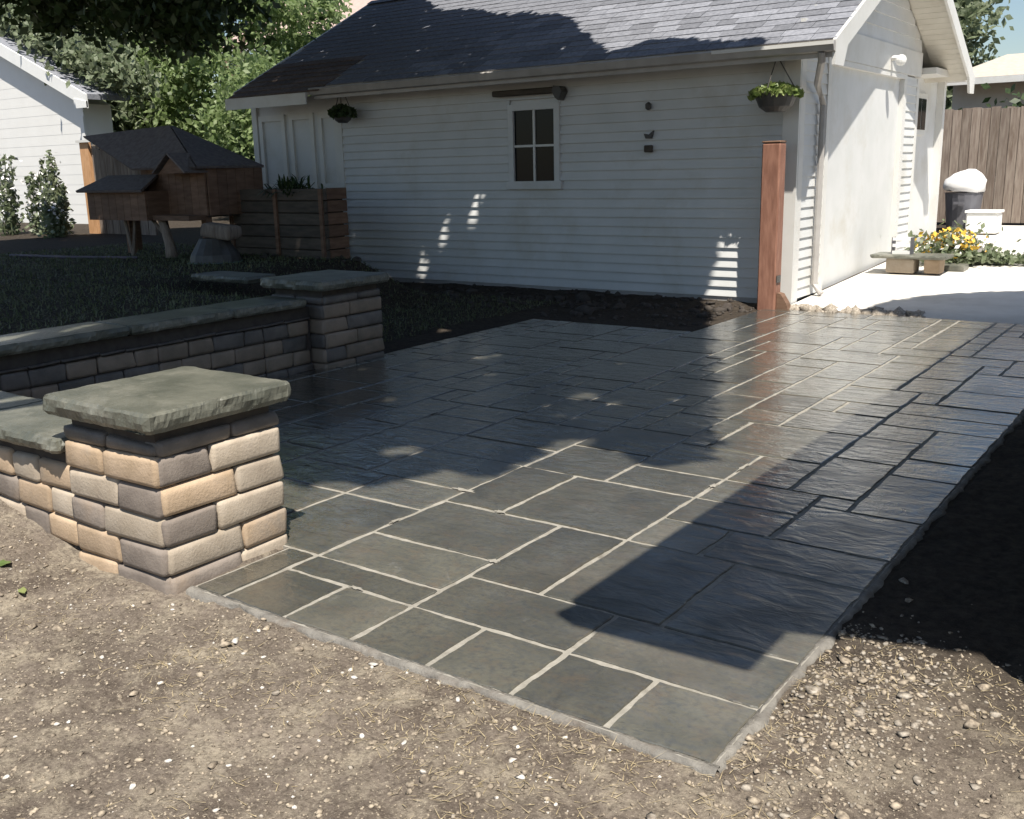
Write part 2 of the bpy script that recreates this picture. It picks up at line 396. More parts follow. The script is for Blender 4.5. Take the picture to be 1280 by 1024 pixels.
# sloped mortar haunch round the near and right edges
def haunch(p0, p1, out, seed):
    p0, p1, out = Vector(p0), Vector(p1), Vector(out); n = int((p1-p0).length/.03); V = []; F = []
    for t in range(n+1):
        p = p0.lerp(p1, t/n); w = .017+.026*noise.noise(Vector((t*.17, seed, 0)))+.020*noise.noise(Vector((t*.7, seed, 3)))
        for s, z in ((-.012, -.03), (-.012, -.0015), (.4, -.005), (.85, -.011), (1.1, -.04)):
            V.append(p+out*(s*w if s > 0 else s)+Vector((0, 0, z+.003*noise.noise(Vector((t*.5, seed, s*3))))))
    for t in range(n):
        for s in range(4): F.append((t*5+s, t*5+s+1, (t+1)*5+s+1, (t+1)*5+s))
    me = mesh_np('mortar_edge', [tuple(v) for v in V], F, True); link('mortar_edge', me, MAT['mortar'], patio)
haunch((-2.88, Y0, 0), (X0+.012, Y0, 0), (0, -1, 0), 1)
haunch((X0, Y0+.004, 0), (X0, 9.6, 0), (1, 0, 0), 2)

# ------------------------------------------------------------------ block masonry
_bl = {}
def block_mesh(l, d, h, var):
    key = (round(l, 3), round(d, 3), round(h, 3), var)
    if key not in _bl:
        b = MB().box(-l/2, l/2, -d/2, d/2, -h/2, h/2).bevel(.019, 2)
        b.jitter(.010, 15, var+l*10); _bl[key] = b.mesh('block', True)
    return _bl[key]
def block(parent, x0, x1, y0, y1, z0, z1, col, g=.0022):
    l, d, h = x1-x0-2*g, y1-y0-2*g, z1-z0-2*g
    me = block_mesh(l, d, h, R2.randrange(3))
    o = bpy.data.objects.new('block', me); COL.objects.link(o); o.parent = parent
    if not me.materials: me.materials.append(MAT['block_tan'])
    o.material_slots[0].link = 'OBJECT'; o.material_slots[0].material = MAT[{'t': 'shaded_tan', 'b': 'shaded_tan', 'g': 'shaded_grey'}[col] if SHADED else {'t': 'block_tan', 'b': 'block_buff', 'g': 'block_grey'}[col]]
    o.location = ((x0+x1)/2+R2.uniform(-.002, .002), (y0+y1)/2+R2.uniform(-.002, .002), (z0+z1)/2)
    o.rotation_euler = (R2.uniform(-.006, .006), R2.uniform(-.006, .006), R2.uniform(-.008, .008))
    return o
def cap_slab(parent, x0, x1, y0, y1, z0, z1, seed, name='cap_stone'):
    nx = max(4, int((x1-x0)/.012)); ny = max(4, int((y1-y0)/.012)); nx = min(nx, 90); ny = min(ny, 90)
    ring = [(x0+(x1-x0)*t/nx, y0, 0, -1) for t in range(nx)] + [(x1, y0+(y1-y0)*t/ny, 1, 0) for t in range(ny)] + \
           [(x1-(x1-x0)*t/nx, y1, 0, 1) for t in range(nx)] + [(x0, y1-(y1-y0)*t/ny, -1, 0) for t in range(ny)]
    n = len(ring); V = []; h = z1-z0
    for li, (f, off) in enumerate(((0, -.010), (.25, .002), (.55, .006), (.86, .001), (1, -.008), (1, -.03))):
        for (x, y, a, c) in ring:
            p = Vector((x*9, y*9, f*2.5+seed)); chip = .008*noise.noise(p)+.006*noise.noise(p*2.9)+.004*noise.noise(p*8.3)
            chip -= .010*max(0, noise.noise(Vector((x*5, y*5, seed+4)))-.1)
            o_ = off+chip*(1 if li < 5 else .4)
            cx = -1 if x > (x0+x1)/2 else 1; cy = -1 if y > (y0+y1)/2 else 1
            ax, ay = (a*o_, c*o_)
            if a == 0 and min(abs(x-x0), abs(x-x1)) < .02: ax = cx*(.008-min(off, 0))
            if c == 0 and min(abs(y-y0), abs(y-y1)) < .02: ay = cy*(.008-min(off, 0))
            if a == 0 and li == 5: ax = cx*max(0, .03-min(abs(x-x0), abs(x-x1)))
            if c == 0 and li == 5: ay = cy*max(0, .03-min(abs(y-y0), abs(y-y1)))
            V.append((x+ax, y+ay, z0+h*f+(.003*noise.noise(p*.6) if f > .9 else .004*noise.noise(p))))
    bm = bmesh.new(); vs = [bm.verts.new(p) for p in V]
    for L in range(5):
        for t in range(n): bm.faces.new((vs[L*n+t], vs[L*n+(t+1) % n], vs[(L+1)*n+(t+1) % n], vs[(L+1)*n+t]))
    bm.faces.new(vs[5*n:]); bm.faces.new(vs[:n][::-1])
    me = bpy.data.meshes.new(name); bm.to_mesh(me); bm.free()
    return link(name, me, MAT['cap'], parent)
CH = .1085; SHADED = False  # flag picks the block colours that have shade painted in
def courses_pillar(root, X1, Yf, size_x, size_y, zb, facesY, facesX, faceback=True):
    """facesY: per course list of (x0frac,x1frac,col) on the -Y face; facesX likewise on +X (frac along Y)"""
    D = .10; x0 = X1-size_x; y1 = Yf+size_y
    for c in range(5):
        z0 = zb+(c-1)*CH; z1 = z0+CH
        for a, b_, col in facesY[c]: block(root, x0+a*size_x, x0+b_*size_x-(.012 if b_ == 1 else 0), Yf, Yf+D, z0, z1, col)
        for a, b_, col in facesX[c]: block(root, X1-D, X1, Yf+a*size_y+(.014 if a == 0 else 0), Yf+b_*size_y, z0, z1, col)
        if faceback:
            block(root, x0, x0+D, Yf+D+.01, y1, z0, z1, 't'); block(root, x0+D, X1-D, y1-D, y1, z0, z1, 'g')
    global SHADED; keep = SHADED; SHADED = True
    # half course that carries the cap, darker grey paints in the shade below it
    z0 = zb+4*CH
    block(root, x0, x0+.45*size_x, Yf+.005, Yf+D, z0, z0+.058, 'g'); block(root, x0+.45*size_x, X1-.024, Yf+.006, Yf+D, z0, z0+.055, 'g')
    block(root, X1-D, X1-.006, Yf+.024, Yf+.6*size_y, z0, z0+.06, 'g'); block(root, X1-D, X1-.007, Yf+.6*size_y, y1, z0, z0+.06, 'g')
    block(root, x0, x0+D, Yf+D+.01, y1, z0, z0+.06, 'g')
    SHADED = keep
    MB().box(x0+.03, X1-.03, Yf+.03, y1-.03, zb-.1, zb+4*CH+.12).obj('core', MAT['core'], root)
p1 = empty('stone_pillar', (-3.18, 2.23, 0)); tag(p1, 'near sunlit pillar of tan and grey blocks with a flat green grey capstone at the paving corner', 'pillar'); p1.location = (0, 0, 0)
fy = [[(0, .45, 't'), (.45, 1, 'g')], [(0, .50, 't'), (.50, 1, 'g')], [(0, .36, 'g'), (.36, 1, 'b')], [(0, .55, 'b'), (.55, 1, 'g')], [(0, .42, 't'), (.42, 1, 't')]]
fx = [[(0, .60, 'g'), (.60, 1, 'b')], [(0, .62, 'b'), (.62, 1, 't')], [(0, .43, 'g'), (.43, 1, 'b')], [(0, .60, 't'), (.60, 1, 'b')], [(0, .42, 'g'), (.42, 1, 'b')]]
courses_pillar(p1, -2.90, 1.95, .56, .565, .04, fy, fx)
cap_slab(p1, -3.50, -2.868, 1.915, 2.553, .572, .646, 2)
SHADED = True  # far pillar: shade is painted in through the darkened block colours
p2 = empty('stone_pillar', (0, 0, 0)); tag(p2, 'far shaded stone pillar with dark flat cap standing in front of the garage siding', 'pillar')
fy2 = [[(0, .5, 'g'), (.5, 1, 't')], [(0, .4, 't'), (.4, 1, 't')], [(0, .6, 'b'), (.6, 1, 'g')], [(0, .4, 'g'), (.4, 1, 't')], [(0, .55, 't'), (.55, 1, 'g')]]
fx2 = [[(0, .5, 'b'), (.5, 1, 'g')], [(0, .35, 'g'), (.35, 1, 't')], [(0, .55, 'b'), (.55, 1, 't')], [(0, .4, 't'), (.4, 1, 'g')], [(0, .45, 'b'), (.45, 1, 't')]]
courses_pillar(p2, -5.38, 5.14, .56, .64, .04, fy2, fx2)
cap_slab(p2, -5.99, -5.33, 5.09, 5.82, .582, .652, 5)

SHADED = False
w1 = empty('low_wall'); tag(w1, 'sunlit low block wall with a stone ledge running left from the near pillar', 'wall')
rows = {0: 'tgbtgbtt', 1: 'btgtbgtb', 2: 'tbtgbtgt'}
for c in range(3):
    x = -3.465; k = 0
    while x > -5.3:
        L = [.20, .17, .23, .19][(k+c) % 4]; z0 = .04+c*CH-.0
        block(w1, x-L, x, 1.965, 2.065, z0, z0+CH, rows[c][k % 8]); x -= L; k += 1
MB().box(-5.4, -3.5, 1.99, 2.22, -.1, .40).obj('core', MAT['core'], w1)
for c in range(4):
    x = -3.47; k = 0
    while x > -5.3:
        L = [.23, .19, .20, .17][(k+c) % 4]; z0 = .04+(c-1)*CH
        block(w1, x-L, x, 2.19, 2.25, z0, z0+CH, rows[c % 3][k % 8]); x -= L; k += 1
for a, b_ in ((-3.475, -4.15), (-4.155, -4.80), (-4.805, -5.40)): cap_slab(w1, b_, a, 1.925, 2.30, .415, .475, a)

SHADED = True  # seat wall blocks also carry their shade in the colour
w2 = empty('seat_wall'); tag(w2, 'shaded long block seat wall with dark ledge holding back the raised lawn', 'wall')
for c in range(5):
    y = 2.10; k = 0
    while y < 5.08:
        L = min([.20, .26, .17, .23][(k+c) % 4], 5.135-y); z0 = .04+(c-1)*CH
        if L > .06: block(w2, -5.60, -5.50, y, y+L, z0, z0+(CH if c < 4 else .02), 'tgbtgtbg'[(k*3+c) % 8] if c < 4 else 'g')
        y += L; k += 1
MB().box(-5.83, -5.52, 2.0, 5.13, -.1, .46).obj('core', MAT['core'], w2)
for a, b_ in ((1.95, 2.75), (2.755, 3.6), (3.605, 4.4), (4.405, 5.062)): cap_slab(w2, -5.86, -5.455, a, b_, .470, .530, a)

# ------------------------------------------------------------------ garage
Yw, Xg, ZE, PIT = 10.0, -3.65, 2.50, .52
YE, YR = 9.6, 12.45; YB = 2*YR-YE; XL = -11.50; XR = -3.17
YWB = 14.36
ga = empty('garage'); tag(ga, 'white clapboard garage with grey shingled gable roof and an overhead door on its sunlit end', 'garage')
def roofz(y): return ZE+PIT*((y-YE) if y <= YR else (YB-y))
# solid core of the walls
MB().box(-9.95, Xg-.02-.02, Yw+.022, YWB-.02, -.1, 2.50).prism([(Xg-.35, Yw+.03, 2.49), (Xg-.35, YWB-.03, 2.49), (Xg-.35, YR, roofz(YR)-.10)], (.31, 0, 0)).obj('wall_core', MAT['siding'], ga)
# siding boards on the long wall: wedge section, lower edge proud
EX = .102
def long_board(x0, x1, z0, y=Yw):
    return MB().prism([(x0, y-.027, z0), (x0, y+.02, z0), (x0, y+.02, z0+EX+.012), (x0, y-.001, z0+EX+.012), (x0, y-.002, z0+EX-.001), (x0, y-.024, z0+.014)], (x1-x0, 0, 0))
wx0, wx1, wz0, wz1 = -7.13, -6.42, 1.22, 2.14
z = .05; nb = 0
while z < 2.46:
    if z+EX > wz0 and z < wz1:
        long_board(-9.86, wx0, z).obj('siding_board', MAT['siding'], ga); long_board(wx1, -3.80, z).obj('siding_board', MAT['siding'], ga)
    else: long_board(-9.86, -3.80, z).obj('siding_board', MAT['siding'], ga)
    z += EX
MB().box(-9.95, -3.8, Yw-.012, Yw+.02, -.1, .05).obj('foundation', MAT['gutter_grey'], ga)
# corner boards
MB().box(-9.97, -9.86, Yw-.03, Yw+.03, -.1, 2.5).obj('corner_board', MAT['trim'], ga)
MB().box(-3.80, Xg+.012, Yw-.032, Yw+.0, -.02, 2.5).obj('corner_board', MAT['trim'], ga)
MB().box(Xg-.03, Xg+.014, Yw+.002, Yw+.13, -.02, 2.44).obj('corner_board', MAT['trim'], ga)
# window
wn = MB()
wn.box(wx0, wx0+.07, Yw-.05, Yw+.02, wz0, wz1).box(wx1-.07, wx1, Yw-.05, Yw+.02, wz0, wz1)
wn.box(wx0+.07, wx1-.07, Yw-.05, Yw+.02, wz1-.07, wz1).box(wx0-.03, wx1+.03, Yw-.07, Yw+.02, wz0-.04, wz0+.05)
wo = wn.obj('window', MAT['siding'], ga)
xm = (wx0+wx1)/2; zm = (wz0+.05+wz1-.07)/2
MB().box(xm-.014, xm+.014, Yw-.034, Yw-.004, wz0+.05, wz1-.07).box(wx0+.07, xm-.014, Yw-.031, Yw-.006, zm-.013, zm+.013).box(xm+.014, wx1-.07, Yw-.031, Yw-.006, zm-.013, zm+.013).obj('muntin', MAT['trim'], wo)
for a, b_ in ((wx0+.07, xm), (xm, wx1-.07)):
    for c, d in ((wz0+.05, zm), (zm, wz1-.07)):
        MB().box(a+.001, b_-.001, Yw-.016, Yw-.011, c+.001, d-.001).obj('pane', MAT['glass'], wo)
# gable end: siding left of door, pier right, frieze, triangle
dy0, dy1, dz1 = 10.86, 13.62, 2.40
def end_board(y0, y1, z0, x=Xg, z1=None, ya=None, yb=None):
    t = z0+EX if z1 is None else z1
    return MB().prism([(x+.016, y0, z0), (x-.02, y0, z0), (x-.02, y0, t+.01), (x+.001, y0, t+.01), (x+.001, y0, t-.001)], (0, y1-y0, 0))
z = .05
while z < dz1:
    end_board(Yw+.13, dy0-.10, z).obj('siding_board', MAT['siding'], ga)
    z += EX
z = .19
while z < dz1:
    end_board(dy1+.12, YWB-.10, z).obj('siding_board', MAT['siding'], ga)
    z += EX
MB().box(Xg-.03, Xg+.014, YWB-.10, YWB+.02, .05, 2.44).obj('corner_board', MAT['trim'], ga)
MB().box(Xg-.12, Xg+.022, dy0-.10, dy0, -.02, dz1).obj('door_casing', MAT['trim'], ga)
MB().box(Xg-.12, Xg+.022, dy1, dy1+.12, .1, dz1).obj('door_casing', MAT['trim'], ga)
MB().box(Xg-.12, Xg+.020, dy0-.10, dy1+.12, dz1+.002, dz1+.06).obj('door_casing', MAT['trim'], ga)
MB().box(Xg-.02, Xg+.028, Yw+.0, YWB+.02, dz1+.063, dz1+.36).obj('frieze_board', MAT['trim'], ga)
z = dz1+.365
EG = .15
while z < roofz(YR)-.2:
    ya = YE+(z+.12-ZE)/PIT+.02; yb = min(YB-(ya-YE), YWB+.02); ya = max(ya, Yw); t = z+EG
    if yb-ya > .3:
        MB().prism([(Xg+.014, ya, z), (Xg-.02, ya, z), (Xg-.02, ya, t+.01), (Xg+.001, ya, t+.01), (Xg+.001, ya, t-.001)], (0, yb-ya, 0)).obj('gable_plank', MAT['siding'], ga)
    z += EG
door = MB().box(Xg-.17, Xg-.12, dy0, dy1, -.02, dz1).obj('overhead_door', MAT['trim'], ga)
for k in range(4):
    z0 = .10+k*.575
    MB().box(Xg-.12, Xg-.102, dy0+.01, dy1-.01, z0, z0+.565).bevel(.006).obj('door_section', MAT['siding'], door)
    for q in range(5):
        y0 = dy0+.10+q*.53
        MB().box(Xg-.102, Xg-.094, y0, y0+.42, z0+.10, z0+.46).bevel(.004).obj('door_panel', MAT['siding'], door)
# globe lamp above the door
lm = MB().tube([(Xg+.03, 12.95, 2.60), (Xg+.10, 12.95, 2.60)], .03, 8); lo = lm.obj('lamp_arm', MAT['trim'], ga)
bmq = bmesh.new(); bmesh.ops.create_uvsphere(bmq, u_segments=12, v_segments=8, radius=.065, matrix=Matrix.Translation((Xg+.14, 12.95, 2.57)))
me = bpy.data.meshes.new('lamp_globe'); bmq.to_mesh(me); bmq.free(); link('lamp_globe', me, MAT['white_plastic'], lo)
# roof deck (two slopes) + soffits + rakes
def slope_deck(x0, x1, ya, yb, t=.05, off=0):
    za, zb = roofz(ya)+off, roofz(yb)+off
    return MB().prism([(x0, ya, za-t), (x0, yb, zb-t), (x0, yb, zb), (x0, ya, za)], (x1-x0, 0, 0))
slope_deck(XL, XR-.03, YE, YR).obj('roof_deck', MAT['soffit'], ga)
slope_deck(XL, XR-.03, YR+.002, YB).obj('roof_deck', MAT['soffit'], ga)
MB().box(-9.9, XR-.04, YE+.02, Yw-.02, 2.455, 2.475).obj('soffit', MAT['soffit'], ga)
# planks under the overhang of the gable end, seen from below
for k in range(28):
    for side in (0, 1):
        y = YE+.10+k*.104
        ya, yb = (y, y+.100) if side == 0 else (YB-(y-YE)-.100-.0, YB-(y-YE))
        if side == 1: ya, yb = YB-(y-YE)-.100, YB-(y-YE)
        za, zb = roofz(ya)-.054, roofz(yb)-.054
        if max(ya, yb) > YR and side == 0: continue
        if ya < YR and side == 1: continue
        MB().prism([(Xg+.02, ya, za), (Xg+.02, yb, zb), (Xg+.02, yb, zb-.018), (Xg+.02, ya, za-.018)], (XR-.036-Xg-.02, 0, 0)).obj('soffit_plank', MAT['soffit'], ga)
for side in (0, 1):
    ya, yb = (YE-.05, YR) if side == 0 else (YR, YB+.05)
    zz = lambda y: (ZE+PIT*(y-YE)) if side == 0 else (ZE+PIT*(YB-y))
    P = [(XR-.03, ya, zz(ya)-.20), (XR-.03, yb, zz(yb)-.20), (XR-.03, yb, zz(yb)+.02), (XR-.03, ya, zz(ya)+.02)]
    if side == 0: P = [(XR-.03, ya, zz(ya)-.20), (XR-.03, ya+.24, zz(ya)-.20), (XR-.03, ya+.34, zz(ya+.34)-.18), (XR-.03, yb, zz(yb)-.18), (XR-.03, yb, zz(yb)+.02), (XR-.03, ya, zz(ya)+.02)]
    else: P = [(XR-.03, ya, zz(ya)-.18), (XR-.03, yb-.34, zz(yb-.34)-.18), (XR-.03, yb-.24, zz(yb)-.20), (XR-.03, yb, zz(yb)-.20), (XR-.03, yb, zz(yb)+.02), (XR-.03, ya, zz(ya)+.02)]
    MB().prism(P, (.032, 0, 0)).obj('rake_board', MAT['trim'], ga)
MB().prism([(XL-.03, YE, ZE-.16), (XL-.03, YR, roofz(YR)-.16), (XL-.03, YR, roofz(YR)+.02), (XL-.03, YE, ZE+.02)], (.03, 0, 0)).obj('rake_board', MAT['trim'], ga)
# fascia, gutter
MB().box(-9.93, XR-.035, YE-.022, YE-.002, ZE-.155, ZE-.02).obj('fascia', MAT['gutter_grey'], ga)
gt = MB().prism([(-9.93, YE-.024, ZE-.02), (-9.93, YE-.11, ZE-.02), (-9.93, YE-.125, ZE-.035), (-9.93, YE-.10, ZE-.105), (-9.93, YE-.024, ZE-.115)], (XR+.0+9.93, 0, 0))
gt.obj('gutter', MAT['gutter_grey'], ga)
MB().box(-4.35, XR+.004, YE-.134, YE-.126, ZE-.055, ZE-.022).obj('gutter_lip', MAT['trim'], ga)
# downspout with elbow, on the gable end next to the corner
ds = MB().tube([(XR-.12, YE-.07, ZE-.11), (XR-.13, YE-.03, ZE-.18), (Xg+.10, 10.20, ZE-.34), (Xg+.06, 10.52, ZE-.52), (Xg+.055, 10.52, .16), (Xg+.14, 10.50, .06)], .035, 8)
ds.obj('downspout', MAT['gutter_grey'], ga)
# shingles, individually near the sunlit end, the rest joined
sl_len = (YR-YE)*math.hypot(1, PIT); EXS = .155; ang = math.atan(PIT)
tabm = []
for w in (.20, .25, .30, .34):
    tabm.append((w, MB().prism([(0, 0, 0), (0, 0, .012), (0, EXS+.03, .004), (0, EXS+.03, -.001)], (w-.006, 0, 0)).mesh('shingle')))
    tabm[-1][1].materials.append(MAT['shingle'])
cand = []; R3 = random.Random(3)
row = 0
while row*EXS < sl_len-.05:
    s = row*EXS-.02; x = XR-.02-R3.uniform(0, .2)*(row % 2)
    xr = XR-.005
    while xr > XL+.1:
        w, me = tabm[R3.randrange(4)]
        w2_ = min(w, xr-XL)
        y = YE+s*math.cos(ang); zz_ = ZE+s*math.sin(ang)+.006
        cand.append((row, xr-w2_, y, zz_, w, me)); xr -= w2_
    row += 1
cand = [c for c in cand if not (c[1] < -9.9 and c[0] < 6)]
cand.sort(key=lambda c: (c[2]*1.0)**2+(c[1])**2)
for c in cand[:300]:
    o = bpy.data.objects.new('shingle', c[5]); COL.objects.link(o); o.parent = ga
    o.location = (c[1]+.003, c[2], c[3]+R3.uniform(-.001, .003)); o.rotation_euler = (ang, 0, 0)
rest = bmesh.new()
for c in cand[300:]:
    t = bmesh.new(); t.from_mesh(c[5]); t.transform(Matrix.Translation((c[1]+.003, c[2], c[3]+R3.uniform(-.001, .003))) @ Matrix.Rotation(ang, 4, 'X'))
    tm = bpy.data.meshes.new('t'); t.to_mesh(tm); t.free(); rest.from_mesh(tm); bpy.data.meshes.remove(tm)
me = bpy.data.meshes.new('shingles'); rest.to_mesh(me); rest.free()
o = link('shingle_field', me, MAT['shingle'], ga); o['kind'] = 'stuff'
# back slope shingles: courses
for k in range(18):
    y = YB+.02-k*.155*math.cos(ang); zz_ = ZE+(k*.155)*math.sin(ang)
    MB().prism([(XL, y, zz_+.014), (XL, y, zz_), (XL, y-.16*math.cos(ang), zz_+.16*math.sin(ang)), (XL, y-.16*math.cos(ang), zz_+.16*math.sin(ang)+.005)], (XR-.002-XL, 0, 0)).obj('shingle_course', MAT['shingle'], ga)
MB().prism([(XL, YR-.12, roofz(YR)-.02), (XL, YR, roofz(YR)+.045), (XL, YR+.12, roofz(YR)-.02), (XL, YR, roofz(YR)+.01)], (XR-XL, 0, 0)).obj('ridge_cap', MAT['shingle'], ga)
# left wing with lower eave and tall panelled doors
for r in range(7):
    s = -.16+r*.155
    xr = -9.72
    while xr > XL+.05:
        w = R3.uniform(.5, .9); w = min(w, xr-XL)
        y = YE+s*math.cos(ang); zz_ = ZE+s*math.sin(ang)+.008
        MB().prism([(0, 0, 0), (0, 0, .014), (0, .19, .004), (0, .19, -.001)], (w-.006, 0, 0)).obj('brown_shingle', MAT['shingle_brown'], ga, (xr-w, y, zz_), (ang, 0, 0))
        xr -= w
MB().prism([(XL, YE-.15, ZE-.13), (XL, YE-.15, ZE-.082), (XL, YE, ZE-.004), (XL, YE, ZE-.052)], (XL*-1-9.93, 0, 0)).obj('roof_deck', MAT['soffit'], ga)
MB().box(XL, -9.93, YE-.175, YE-.152, ZE-.22, ZE-.075).obj('fascia', MAT['trim'], ga)
MB().box(-11.62, -9.975, Yw+.06, Yw+.3, .2, 2.44).obj('wing_wall', MAT['siding'], ga)
MB().box(-11.68, -11.58, Yw+.02, Yw+.058, .2, 2.44).obj('corner_board', MAT['trim'], ga)
for a, b_ in ((-11.55, -11.02), (-10.93, -10.45), (-10.36, -9.99)):
    pn = MB()
    pn.box(a, a+.07, Yw+.028, Yw+.058, .3, 2.22).box(b_-.07, b_, Yw+.028, Yw+.058, .3, 2.22).box(a+.07, b_-.07, Yw+.028, Yw+.058, 2.14, 2.22).box(a+.07, b_-.07, Yw+.028, Yw+.058, .3, .42).box(a+.07, b_-.07, Yw+.028, Yw+.058, 1.2, 1.28)
    pn.obj('panel_door', MAT['trim'], ga)
# narrow annex past the door end, with a little window
an = MB().box(-4.6, -3.80, YWB+.03, 16.1, .2, 2.50).obj('annex_wall', MAT['siding'], ga)
MB().box(-4.7, -3.45, YWB+.05, 16.35, 2.502, 2.58).obj('annex_roof', MAT['trim'], an)
aw = MB().box(-3.80, -3.765, 14.75, 15.35, 1.75, 2.30).obj('window', MAT['trim'], ga)
MB().box(-3.765, -3.757, 14.82, 15.03, 1.82, 2.23).obj('pane', MAT['glass'], aw); MB().box(-3.765, -3.757, 15.07, 15.28, 1.82, 2.23).obj('pane', MAT['glass'], aw)
MB().box(-3.80, -3.70, 16.0, 16.12, .2, 2.50).obj('corner_board', MAT['trim'], ga)

# items on the garage wall
aw = MB().box(-7.30, -6.42, Yw-.13, Yw-.024, 2.235, 2.30).bevel(.012); aw = aw.obj('rolled_shade', MAT['bin_wood'])
tag(aw, 'dark narrow roller housing fixed above the small four pane window', 'roller shade')
MB().prism([(-6.42, Yw-.16, 2.31), (-6.34, Yw-.16, 2.30), (-6.31, Yw-.16, 2.24), (-6.36, Yw-.16, 2.15), (-6.40, Yw-.16, 2.18), (-6.44, Yw-.16, 2.25)], (0, .13, 0)).obj('end_bracket', MAT['metal_dark'], aw)
def hang_mesh(cx, z, r):
    return MB().tube([(cx, Yw-.05, z+r*1.2), (cx, Yw-.055, z+r*.6), (cx, Yw-.055, z-r*.6), (cx, Yw-.05, z-r)], [r*.3, r, r*.9, r*.4], 10)
og_ = hang_mesh(-5.28, 2.03, .035).obj('wall_ornament', MAT['metal_dark']); tag(og_, 'topmost of three small dark ornaments in a column on the siding', 'ornament', 'ornaments on the garage wall')
og_ = MB().prism([(-5.31, Yw-.06, 1.70), (-5.24, Yw-.06, 1.70), (-5.22, Yw-.06, 1.78), (-5.27, Yw-.06, 1.74), (-5.33, Yw-.06, 1.75)], (0, .035, 0)).obj('wall_ornament', MAT['metal_dark']); tag(og_, 'middle bird shaped one of the three small dark ornaments on the siding', 'ornament', 'ornaments on the garage wall')
og_ = MB().box(-5.32, -5.23, Yw-.08, Yw-.022, 1.555, 1.63).bevel(.01).obj('wall_ornament', MAT['bin_wood']); tag(og_, 'lowest squarish one of the three small dark ornaments on the siding', 'ornament', 'ornaments on the garage wall')

# ------------------------------------------------------------------ foliage tools
def leaves(centers, sizes, flat=.0, seed=0):
    """quads (folded diamonds) at centers"""
    r = np.random.default_rng(seed); n = len(centers); C_ = np.asarray(centers)
    a = r.normal(size=(n, 3)); a[:, 2] *= (1-flat); a /= np.linalg.norm(a, axis=1)[:, None]
    b_ = r.normal(size=(n, 3)); b_[:, 2] *= (1-flat); b_ -= (b_*a).sum(1)[:, None]*a; b_ /= np.linalg.norm(b_, axis=1)[:, None]
    s = np.asarray(sizes)[:, None]*r.uniform(.7, 1.3, (n, 1))
    V = np.stack([C_-a*s*.6, C_-b_*s*.36, C_+a*s*.6, C_+b_*s*.36], 1).reshape(-1, 3)
    return V, np.arange(4*n).reshape(-1, 4)
def leaf_obj(name, centers, size, mat, parent=None, seed=0, flat=0):
    V, F_ = leaves(centers, np.full(len(centers), size), flat, seed)
    return link(name, mesh_np(name, V, F_), mat, parent)
def clumps(n_cl, n_leaf, c, r, spread, seed, shell=.55):
    g = np.random.default_rng(seed); d = g.normal(size=(n_cl, 3)); d /= np.linalg.norm(d, axis=1)[:, None]
    rad = g.uniform(shell, 1, (n_cl, 1)); cc = np.asarray(c)+d*rad*np.asarray(r)
    k = g.integers(0, n_cl, n_leaf); sc = g.uniform(.6, 1.3, (n_cl, 1))
    return cc[k]+g.normal(size=(n_leaf, 3))*spread*sc[k]*np.array([1, 1, .7]), cc
def limb_path(a, b_, sag, seed, n=6):
    g = random.Random(seed); a, b_ = Vector(a), Vector(b_); P = []
    for i in range(n+1):
        t = i/n; p = a.lerp(b_, t); p.z += sag*math.sin(math.pi*t); p.x += g.uniform(-.08, .08); p.y += g.uniform(-.08, .08); P.append(p)
    return P
# ------------------------------------------------------------------ shade trees (out of frame overhead); their crowns cover a patch of ground, wall and roof
POLY = [(-6.15,2.2),(-6.0,2.5),(-5.99,3.94),(-5.78,3.94),(-5.76,2.75),(-4.7,2.75),(-4.2,3.05),(-3.7,3.1),(-3.2,3.2),(-2.95,3.55),(-2.78,3.6),(-2.86,4.0),(-2.84,4.45),(-2.62,4.55),(-2.4,4.2),(-2.15,4.08),(-2.03,4.35),(-2.22,5.0),(-2.74,6.1),(-3.36,7.4),(-4.0,8.7),(-4.48,9.6),(-4.72,10.10),(-4.86,10.34),(-5.0,10.6),(-5.4,10.75),(-5.7,10.9),(-6.2,11.0),(-6.7,10.75),(-7.1,11.1),(-7.5,11.5),(-8.1,12.1),(-9.0,12.4),(-9.7,12.6),(-10.8,13.0),(-11.4,13.4),(-12.5,14.8),(-14.5,13.5),(-16.2,11.5),(-16.8,9),(-15.5,6.5),(-13,4),(-9,2)]
HOLES = [(-8.03,10.46,.10),(-8.02,10.30,.09),(-8.42,10.20,.10),(-8.58,10.05,.10),(-5.81,7.04,.10),(-4.64,6.09,.13),(-4.2,5.56,.09),(-3.27,5.32,.12),(-3.1,4.82,.09),(-3.0,5.25,.09),(-4.29,4.62,.09),(-3.42,3.75,.14),(-4.79,10.50,.10),(-4.55,5.1,.07),(-3.6,6.4,.08),(-2.75,5.5,.09),(-4.4,7.2,.08),(-7.4,11.0,.1)]
pa = np.array(POLY)
def inpoly(u, v):
    c = np.zeros(u.shape, bool); j = len(pa)-1
    for i in range(len(pa)):
        xi, yi = pa[i]; xj, yj = pa[j]
        c ^= ((yi > v) != (yj > v)) & (u < (xj-xi)*(v-yi)/(yj-yi)+xi); j = i
    return c
